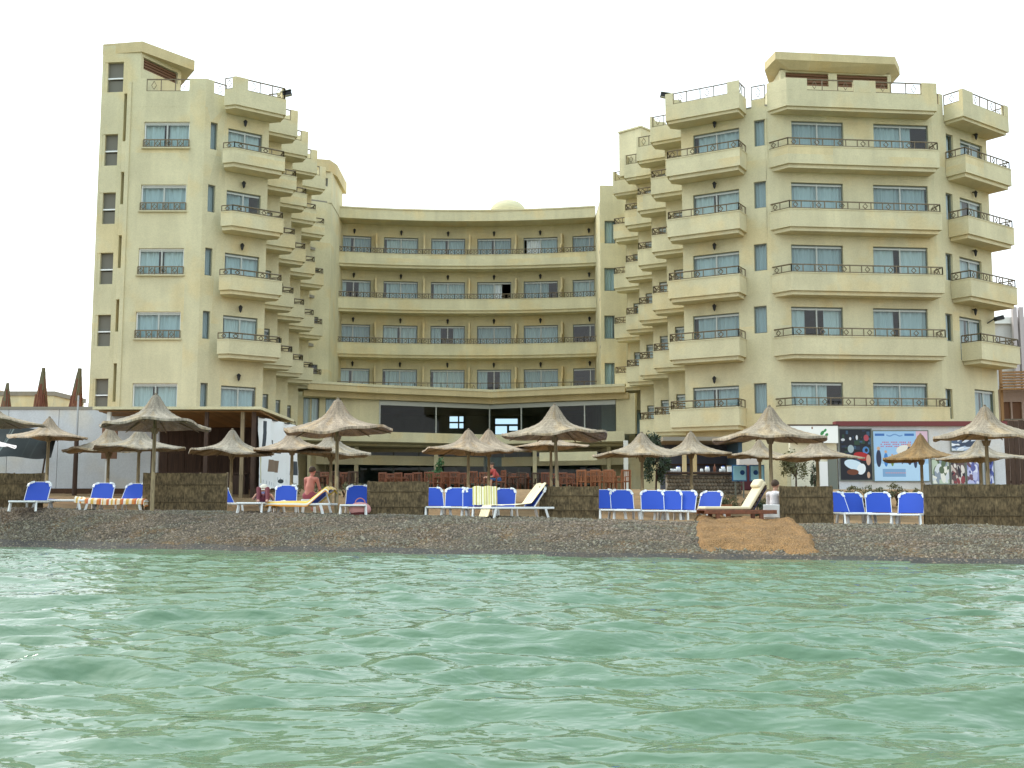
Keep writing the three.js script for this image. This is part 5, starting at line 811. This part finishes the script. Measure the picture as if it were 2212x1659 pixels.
{ const p = base2(1564, 33.8), th = thing('clay_pot', 'square clay planter behind the turned blue lounger', 'planter', p, 0.2); mesh('pot', uvm(new THREE.CylinderGeometry(0.24, 0.19, 0.42, 4).rotateY(Math.PI / 4).translate(0, 0.21, 0)), std(lin(0.34, 0.13, 0.06), { map: sandMap, roughness: 0.95 }), th); mesh('rim', uvm(new THREE.CylinderGeometry(0.26, 0.25, 0.06, 4).rotateY(Math.PI / 4).translate(0, 0.44, 0)), std(lin(0.36, 0.15, 0.07), { roughness: 0.95 }), th); mesh('plant', leafMass(260, blob(0, 0.56, 0, 0.22, 0.14, 0.22), 0.02, 0.05, 7), leaves[1], th); }
// ------------------------------------------------------------------ stone bar and the boards beside it
{
  const d = 42, a = at(1438, 1025, d), b = at(1602, 1025, d), y0 = land(a.x, d) - 0.1, top = at(1500, 1023, d).y, w = b.x - a.x, th = thing('stone_bar', 'low bar counter faced with rough stones under the umbrellas', 'bar counter', [(a.x + b.x) / 2, y0, -d]);
  mesh('core', box(w - 0.1, top - y0 - 0.06, 0.5, 0, (top - y0) / 2 - 0.02, -0.2), M.concrete, th);
  const sg = [0, 1, 2, 3].map(k => { const g = new THREE.IcosahedronGeometry(0.5, 1), p = g.attributes.position, r = mulberry(k + 70); for (let i = 0; i < p.count; i++) { const v = V(p.getX(i), p.getY(i), p.getZ(i)), n = 0.85 + 0.3 * fbm(v.x * 3 + k * 9, v.y * 3 + v.z * 2, 2); p.setXYZ(i, clamp(v.x * n, -0.44, 0.44), clamp(v.y * n, -0.42, 0.42), clamp(v.z * n, -0.4, 0.4)); } void r; g.computeVertexNormals(); return uvm(g); });
  const sm = [lin(0.3, 0.26, 0.2), lin(0.36, 0.32, 0.25), lin(0.22, 0.19, 0.15), lin(0.4, 0.34, 0.26)].map(c => std(c, { map: sandMap, roughness: 0.95 })), r = mulberry(5), rows = 6, cols = 24;
  for (let j = 0; j < rows; j++) for (let i = 0; i < cols; i++) { const h = (top - y0 - 0.08) / rows, m = mesh('stone', sg[(i * 3 + j * 5) % 4], sm[Math.floor(r() * 4)], th); m.position.set(-w / 2 + (i + 0.5 + (j % 2) * 0.4) * w / (cols + 0.5), (j + 0.5) * h, 0.05 + 0.03 * r()); m.scale.set(w / cols * lerp(0.95, 1.2, r()), h * lerp(1.0, 1.2, r()), 0.14); m.rotation.z = (r() - 0.5) * 0.5; }
  mesh('counter_top', rbox(w + 0.25, 0.08, 0.8, 0, top - y0 + 0.02, -0.15, 0.02), M.woodDark, th);
  const cnt = {}, items = [['cup', 0.06, 0.12, M.plastic], ['jar', 0.09, 0.2, M.plastic], ['bottle', 0.05, 0.3, M.woodRed], ['box', 0.2, 0.22, M.plastic]];
  [1450, 1458, 1466, 1515, 1528, 1545, 1556, 1562, 1578, 1588].forEach((px, i) => { const k = [0, 0, 1, 0, 1, 2, 0, 1, 3, 3][i], [nm, rad, h, mt] = items[k], x = at(px, 1018, d + 0.2).x, t = thing(`bar_${nm}`, `${ORD[cnt[k] = (cnt[k] ?? -1) + 1]} ${['small white cup', 'round white jar', 'dark red bottle', 'pale carton'][k]} on the stone bar from the leafy tree`, nm, [x, top + 0.06, -d - 0.1 - (i % 3) * 0.1], 0, `${nm === 'box' ? 'cartons' : nm + 's'} on the stone bar`); if (k === 3) { mesh('carton', rbox(rad, h, rad, 0, h / 2, 0, 0.01), mt, t); mesh('lid', rbox(rad + 0.02, 0.03, rad + 0.02, 0, h + 0.015, 0, 0.008), M.woodPale, t); } else { mesh('vessel', new THREE.LatheGeometry([[0.001, 0], [rad, 0], [rad * 1.05, h * 0.6], [rad * (k === 2 ? 0.4 : 0.85), h * 0.8], [rad * (k === 2 ? 0.35 : 0.9), h], [0.001, h]].map(q => new THREE.Vector2(...q)), 12), mt, t); mesh('cap', new THREE.CylinderGeometry(rad * 0.5, rad * 0.5, 0.03, 10).translate(0, h + 0.015, 0), k === 1 ? M.blue : M.woodDark, t); } });
  // pavilion behind the bar; its back wall colour stands in for balcony shade
  const pv = thing('bar_pavilion', 'open bar room behind the stone counter, back wall dark to stand for balcony shade', 'bar', [at(1510, 1000, 47).x, 1.9, -47]), pw = at(1588, 1000, 47).x - at(1436, 1000, 47).x, ph = at(1500, 948, 45).y - 1.9;
  mesh('shade_back_wall', box(pw, ph, 0.15, 0, ph / 2, -1.2), std(lin(0.1, 0.11, 0.14)), pv); mesh('roof', uvm(box(pw + 0.6, 0.16, 3.4, 0, ph, 0.4)), M.concrete, pv); mesh('side_wall', box(0.16, ph - 0.1, 2.6, pw / 2, (ph - 0.1) / 2, 0), std(lin(0.06, 0.12, 0.18)), pv); for (const px of [1475, 1497]) mesh('post', uvm(box(0.16, ph - 0.1, 0.16, at(px, 1000, 46).x - pv.position.x, (ph - 0.1) / 2, 1.4)), M.stuccoWarm, pv); for (const y of [1.1, 1.6]) mesh('shelf', box(pw - 0.4, 0.05, 0.3, 0, y, -0.95), M.woodDark, pv);
  // two small pale-blue boards and the little cabinet behind them
  for (const [px, l] of [[1598, 'pale blue board with a dark spot left of the other'], [1636, 'pale blue board with a dark spot, next to the umbrella post']]) { const q = at(px, 1040, 41), t = thing('blue_board', l, 'sign', [q.x, land(q.x, 41), q.z], 0.1), by = at(px, 1022, 41).y - t.position.y; mesh('face', rbox(0.48, 0.52, 0.03, 0, by, 0, 0.05), std(lin(0.3, 0.62, 0.75), { roughness: 0.5 }), t); mesh('border', rbox(0.56, 0.6, 0.02, 0, by, -0.02, 0.05), std(lin(0.02, 0.14, 0.36), { roughness: 0.5 }), t); mesh('spot', new THREE.CylinderGeometry(0.09, 0.09, 0.012, 14).rotateX(Math.PI / 2).translate(px < 1610 ? 0.1 : -0.06, by + 0.02, 0.022), std(lin(0.01, 0.06, 0.2)), t); mesh('stand', [box(0.05, by, 0.04, -0.15, by / 2, -0.045), box(0.05, by, 0.04, 0.15, by / 2, -0.045)], M.frameDark, t); }
  const cb = thing('cabinet', 'dark red cabinet with a pale top above the blue boards', 'cabinet', [at(1617, 1000, 44).x, 1.85, -44]), cy = at(1617, 990, 44).y - 1.85; mesh('carcass', rbox(0.72, cy - 0.3, 0.5, 0, (cy - 0.3) / 2, 0), std(lin(0.08, 0.015, 0.02)), cb); mesh('top', rbox(0.86, 0.3, 0.56, 0, cy - 0.15, 0, 0.06), std(lin(0.55, 0.5, 0.45)), cb);
}
// ------------------------------------------------------------------ cream wall and posters at the right
{
  const d = 47.5, X = px => at(px, 1000, d).x, y0 = 1.8, top = at(1850, 921, d).y, th = thing('cream_wall', 'bright cream wall with a white banner left of the posters', 'wall', [(X(1590) + X(1806)) / 2, y0, -d]);
  const cx = th.position.x; mesh('low_wall', uvm(box(X(1706) - X(1590), at(1640, 984, d).y - y0, 0.25, (X(1590) + X(1706)) / 2 - cx, (at(1640, 984, d).y - y0) / 2, 0)), M.stucco, th); mesh('wall', uvm(box(X(1806) - X(1706), top - y0, 0.3, (X(1806) + X(1706)) / 2 - cx, (top - y0) / 2, 0.01)), std(lin(0.8, 0.78, 0.62), { map: stuccoMap, roughness: 0.9 }), th);
  mesh('door', box(0.38, 1.7, 0.06, X(1795) - cx, 0.85, 0.2), M.frameDark, th); mesh('door_panel', box(0.34, 1.2, 0.04, X(1776) - cx, 0.7, 0.2), M.plastic, th);
  const bt = canvas(256, 96, (c, w, h) => { c.fillStyle = '#f4f5ef'; c.fillRect(0, 0, w, h); c.fillStyle = '#3d8a4e'; for (const [x, y, r] of [[175, 40, 14], [190, 26, 10], [196, 52, 12], [168, 60, 9]]) { c.beginPath(); c.ellipse(x, y, r * 0.6, r, 0.6, 0, 7); c.fill(); } c.fillStyle = '#7a4a2a'; c.fillRect(120, 6, 7, 12); });
  const bn = thing('banner', 'white banner with a green leaf mark above the cream wall', 'banner', [(X(1700) + X(1807)) / 2, at(1750, 958, d).y, -d + 0.35]); const bw = X(1807) - X(1700), bh = at(1750, 921, d).y - at(1750, 958, d).y; mesh('cloth', new THREE.BoxGeometry(bw, bh, 0.02).translate(0, bh / 2, 0), new THREE.MeshStandardMaterial({ map: bt, roughness: 0.7 }), bn); mesh('batten', box(bw + 0.06, 0.06, 0.05, 0, bh + 0.03, 0), M.woodDark, bn);
  const pw = thing('poster_wall', 'long white wall with a dark red cap carrying posters', 'wall', [(X(1809) + X(2168)) / 2, y0, -d]), px0 = pw.position.x, W2 = X(2168) - X(1809); mesh('wall', uvm(box(W2, top - y0, 0.3, 0, (top - y0) / 2, 0)), std(lin(0.74, 0.77, 0.8), { map: stuccoMap, roughness: 0.85 }), pw); mesh('cap', box(W2 + 0.2, 0.2, 0.5, 0, top - y0 + 0.1, 0.05), std(lin(0.16, 0.03, 0.03), { roughness: 0.6 }), pw);
  const poster = (xa, xb, ya, yb, tx, label) => { const w = X(xb) - X(xa), y1 = at(1900, ya, d).y, yy = at(1900, yb, d).y, t = thing('poster', label, 'poster', [(X(xa) + X(xb)) / 2, yy, -d + 0.2]); mesh('sheet', new THREE.BoxGeometry(w, y1 - yy, 0.02).translate(0, (y1 - yy) / 2, 0), new THREE.MeshStandardMaterial({ map: tx, roughness: 0.55 }), t); const fr = 0.04; mesh('border', [box(w + fr, fr, 0.035, 0, y1 - yy, 0), box(w + fr, fr, 0.035, 0, 0, 0), box(fr, y1 - yy, 0.034, -w / 2, (y1 - yy) / 2, 0), box(fr, y1 - yy, 0.034, w / 2, (y1 - yy) / 2, 0)], M.frameDark, t); };
  const ell = (c, col, x, y, a, b, r = 0) => { c.fillStyle = col; c.beginPath(); c.ellipse(x, y, a, b, r, 0, 7); c.fill(); };
  poster(1811, 1881, 927, 1038, canvas(256, 384, (c, w, h) => { c.fillStyle = '#0e1420'; c.fillRect(0, 0, w, h); const r = mulberry(3); for (let i = 0; i < 60; i++) { c.fillStyle = ['#1d2c44', '#24402f', '#31506a', '#0a0d14'][i % 4]; c.fillRect(r() * w, r() * h * 0.6, 10 + r() * 34, 8 + r() * 26); } ell(c, '#d8dbe0', 140, 65, 9, 18); ell(c, '#d8dbe0', 88, 74, 9, 12); ell(c, '#c8ccd2', 30, 82, 16, 10); ell(c, '#9fb0b4', 90, 150, 24, 30); ell(c, '#a8434f', 214, 68, 20, 24); ell(c, '#4b7fb8', 208, 160, 26, 28); ell(c, '#0e1420', 212, 160, 12, 14); ell(c, '#a81a1c', 176, 205, 66, 30, 0.2); ell(c, '#c8a08a', 226, 232, 18, 40); ell(c, '#cfe3f0', 110, 268, 76, 36, 0.25); ell(c, '#e6eef2', 168, 300, 34, 42, 0.4); ell(c, '#6d3a22', 100, 322, 46, 22); ell(c, '#c9a489', 224, 344, 12, 24); }), 'dark poster with a red shirted figure on a white shape');
  poster(1884, 2003, 931, 1040, canvas(384, 384, (c, w, h) => { c.fillStyle = '#9cc3e6'; c.fillRect(0, 0, w, h); c.fillStyle = '#b5d6ef'; c.fillRect(0, 250, w, 134); c.fillStyle = '#3c6db0'; c.fillRect(14, 22, 66, 18); c.fillRect(220, 22, 66, 18); for (let i = 0; i < 14; i++) c.fillRect(96 + i * 8, 30 + 6 * Math.sin(i * 0.7), 5, 9); c.fillStyle = '#c2577a'; for (let j = 0; j < 3; j++) for (let i = 0; i < 18; i++) if ((i * 7 + j * 3) % 5) c.fillRect(52 + i * 12, 84 + j * 16, 8, 8); ell(c, '#e8e3d6', 220, 150, 60, 40); for (const [x, y, s, k] of [[36, 210, 1.5, '#27304a'], [86, 220, 1.2, '#3d7fc4'], [130, 230, 0.9, '#6d8a4c'], [250, 190, 1.6, '#24304c'], [290, 240, 1, '#2c3a56']]) { ell(c, k, x, y, 12 * s, 44 * s); ell(c, '#caa58c', x, y - 50 * s, 8 * s, 9 * s); } c.fillStyle = '#7ea6cc'; c.fillRect(60, 290, 160, 60); c.fillStyle = '#c99aa6'; for (let i = 0; i < 12; i++) c.fillRect(80 + i * 12, 316, 8, 8); c.fillStyle = '#d8b7c8'; c.fillRect(300, 0, 84, 130); }), 'large pale blue poster with small figures and rows of marks');
  const mini = (s, bg, cols) => canvas(192, 192, (c, w, h) => { c.fillStyle = bg; c.fillRect(0, 0, w, h); const r = mulberry(s); for (let i = 0; i < 26; i++) ell(c, cols[i % cols.length], r() * w, r() * h, 8 + r() * 26, 12 + r() * 40, r() * 3); });
  poster(2008, 2046, 992, 1046, mini(4, '#b9c7b0', ['#e6e4d8', '#59694e', '#8c97a4', '#d5d9dc']), 'greenish small poster under the golden umbrella');
  poster(2049, 2080, 992, 1046, mini(6, '#5d4a4a', ['#c9b9ae', '#2b2630', '#8d3f44', '#dcd5cd']), 'brownish small poster with pale figures');
  poster(2083, 2117, 992, 1046, mini(8, '#8f94c4', ['#d9dcee', '#5a5f9c', '#6a4c5c', '#b9bde0']), 'violet small poster with pale marks');
  poster(2124, 2142, 994, 1046, mini(10, '#2c3a78', ['#c5cbe6', '#1a2148', '#48569c']), 'narrow dark blue poster by the umbrella post');
  poster(2052, 2120, 938, 975, mini(12, '#9fb2cc', ['#e8edf2', '#4b5d78', '#cdd6e2', '#37445a']), 'wide pale poster above the small ones');
}
// ------------------------------------------------------------------ beyond the right wing
{
  const d = 84, X = px => at(px, 800, d).x, th = thing('white_house', 'pale white house with a slim pillar beyond the right wing', 'building', [X(2240), 1.8, -d]), h = at(2190, 700, d).y - 1.8;
  mesh('wall', uvm(prism([[X(2120) - X(2240), 0], [16, 0], [16, -12], [X(2120) - X(2240), -12]], 0, h)), std(lin(0.72, 0.72, 0.7), { map: stuccoMap, roughness: 0.9 }), th); mesh('parapet', uvm(box(30, 0.5, 0.3, 4, h + 0.25, 0.1)), M.white, th); for (const px of [2190, 2204]) mesh('pillar', uvm(box(0.32, h + 1.2, 0.32, X(px) - X(2240), (h + 1.2) / 2, 0.5)), std(lin(0.5, 0.45, 0.45)), th);
  for (const px of [2225, 2260]) mesh('window', box(1.2, 1.3, 0.1, X(px) - X(2240), h - 4, 0.05), M.frameDark, th);
  const d2 = 72, X2 = px => at(px, 850, d2).x, lo = thing('pink_house', 'low pinkish house with narrow brown windows under timber slats', 'building', [X2(2230), 1.8, -d2]), h2 = at(2190, 842, d2).y - 1.8, f = new Facade([X2(2150), -d2], [X2(2330), -d2], 1.8, h2 + 1.8, 0.3), gs = [];
  for (const px of [2163, 2187, 2215, 2240]) { const s0 = f.s(px, 880), s1 = s0 + 0.62; f.holes.push([s0, s1, at(2180, 905, d2).y, at(2180, 868, d2).y]); const w = grp('window', lo); w.position.set(f.pt((s0 + s1) / 2)[0] - lo.position.x, at(2180, 905, d2).y - 1.8, -0.18); const hh = at(2180, 868, d2).y - at(2180, 905, d2).y; mesh('shutter', box(0.6, hh, 0.05, 0, hh / 2, 0), M.brownPanel, w); mesh('sill', box(0.75, 0.06, 0.3, 0, -0.03, 0.1), M.concrete, w); }
  gs.push(uvm(f.wall().translate(-lo.position.x, -1.8, d2)), uvm(box(X2(2330) - X2(2150), h2, 7, (X2(2330) + X2(2150)) / 2 - lo.position.x, h2 / 2, -4))); mesh('wall', gs, std(lin(0.55, 0.42, 0.36), { map: stuccoMap, roughness: 0.9 }), lo);
  const pg = thing('pergola', 'stepped yellow timber slats beside the right wing', 'pergola', [X2(2215), at(2200, 842, 70.5).y, -70.5]); for (let i = 0; i < 7; i++) { const m = mesh('slat', uvm(box(5.4 - i * 0.12, 0.11, 0.3, 0.4 + i * 0.06, 0.1 + i * 0.2, -i * 0.22)), M.woodWarm, pg); m.rotation.z = 0.03; } for (const x of [-2, 0.6, 3]) mesh('post', bar(V(x, -4, -0.5), V(x, 1.5, -0.5), 0.16), M.woodWarm, pg);
  const fe = thing('timber_fence', 'dark brown timber fence behind the right end of the posters', 'fence', [at(2210, 980, 50).x, 1.8, -50]), fh = at(2200, 908, 50).y - 1.8, x0 = at(2170, 980, 50).x - fe.position.x; for (let i = 0; i < 20; i++) mesh('plank', uvm(box(0.2, fh - 0.1 * ((i * 7) % 3) / 3, 0.05, x0 + 0.11 + i * 0.225, fh / 2, (i % 2) * 0.02)), M.woodDark, fe); for (const y of [0.5, fh - 0.5]) mesh('rail', box(4.6, 0.1, 0.06, x0 + 2.3, y, -0.06), M.woodDark, fe);
}
// ------------------------------------------------------------------ floodlights on the roof corners
function flood(px, py, d, dir, label) { const p = at(px, py, d), th = thing('floodlight', label, 'floodlight', [p.x, p.y, p.z], 0); const h = mesh('housing', rbox(0.5, 0.2, 0.34, 0, 0, 0, 0.04), M.black, th); h.rotation.z = dir * 0.2; mesh('visor', bar(V(-0.26 * 1, 0.1, 0.1), V(0.28, 0.13, 0.1), 0.03, 0.3), M.frameDark, h); mesh('lens', box(0.42, 0.02, 0.28, 0, -0.105, 0), M.frame, h); mesh('arm', bar(V(-dir * 0.2, 0, -0.1), V(-dir * 0.75, -0.35, -0.3), 0.05), M.black, th); return th; }
flood(1436, 207, 60.2, -1, 'black floodlight on the court side corner of the right wing roof');
flood(620, 203, 58.9, 1, 'black floodlight on the court side corner of the left wing roof');
flood(2158, 688, 61.5, 1, 'black floodlight on the outer edge of the right wing');
// a few chairs and tables seen over the balcony rails
{ const r = mulberry(17), nth = {}, bc = (px, py, d, y, k) => { const p = at(px, py, d), t = thing('balcony_chair', `white chair on the ${['', 'lowest', 'third highest', 'second highest', 'top'][k]} curved balcony, ${ORD[nth[k] = (nth[k] ?? -1) + 1]} from the stair tower wing`, 'chair', [p.x, y, p.z], r() * 6, 'white chairs on the balconies'); mesh('seat', rbox(0.44, 0.04, 0.44, 0, 0.42, 0, 0.015), M.plastic, t); mesh('backrest', rbox(0.44, 0.44, 0.04, 0, 0.68, -0.2, 0.015), M.plastic, t); for (const [a, b] of [[-1, -1], [1, -1], [-1, 1], [1, 1]]) mesh('leg', box(0.04, 0.42, 0.04, a * 0.18, 0.21, b * 0.18), M.plastic, t); };
  [[835, 4], [960, 4], [1060, 4], [1145, 4], [1195, 4], [830, 3], [945, 3], [1050, 3], [860, 2], [905, 2], [935, 2], [1045, 2], [1090, 2], [1140, 2], [905, 1], [1140, 1]].forEach(([px, k]) => { const f = FL[k]; bc(px, [840, 740, 640, 545][4 - k] ?? 640, 82.9 - Math.pow((px - 1006) / 330, 2) * 1.1, f, k); });
}
console.log('props');
renderer.render(scene, camera);
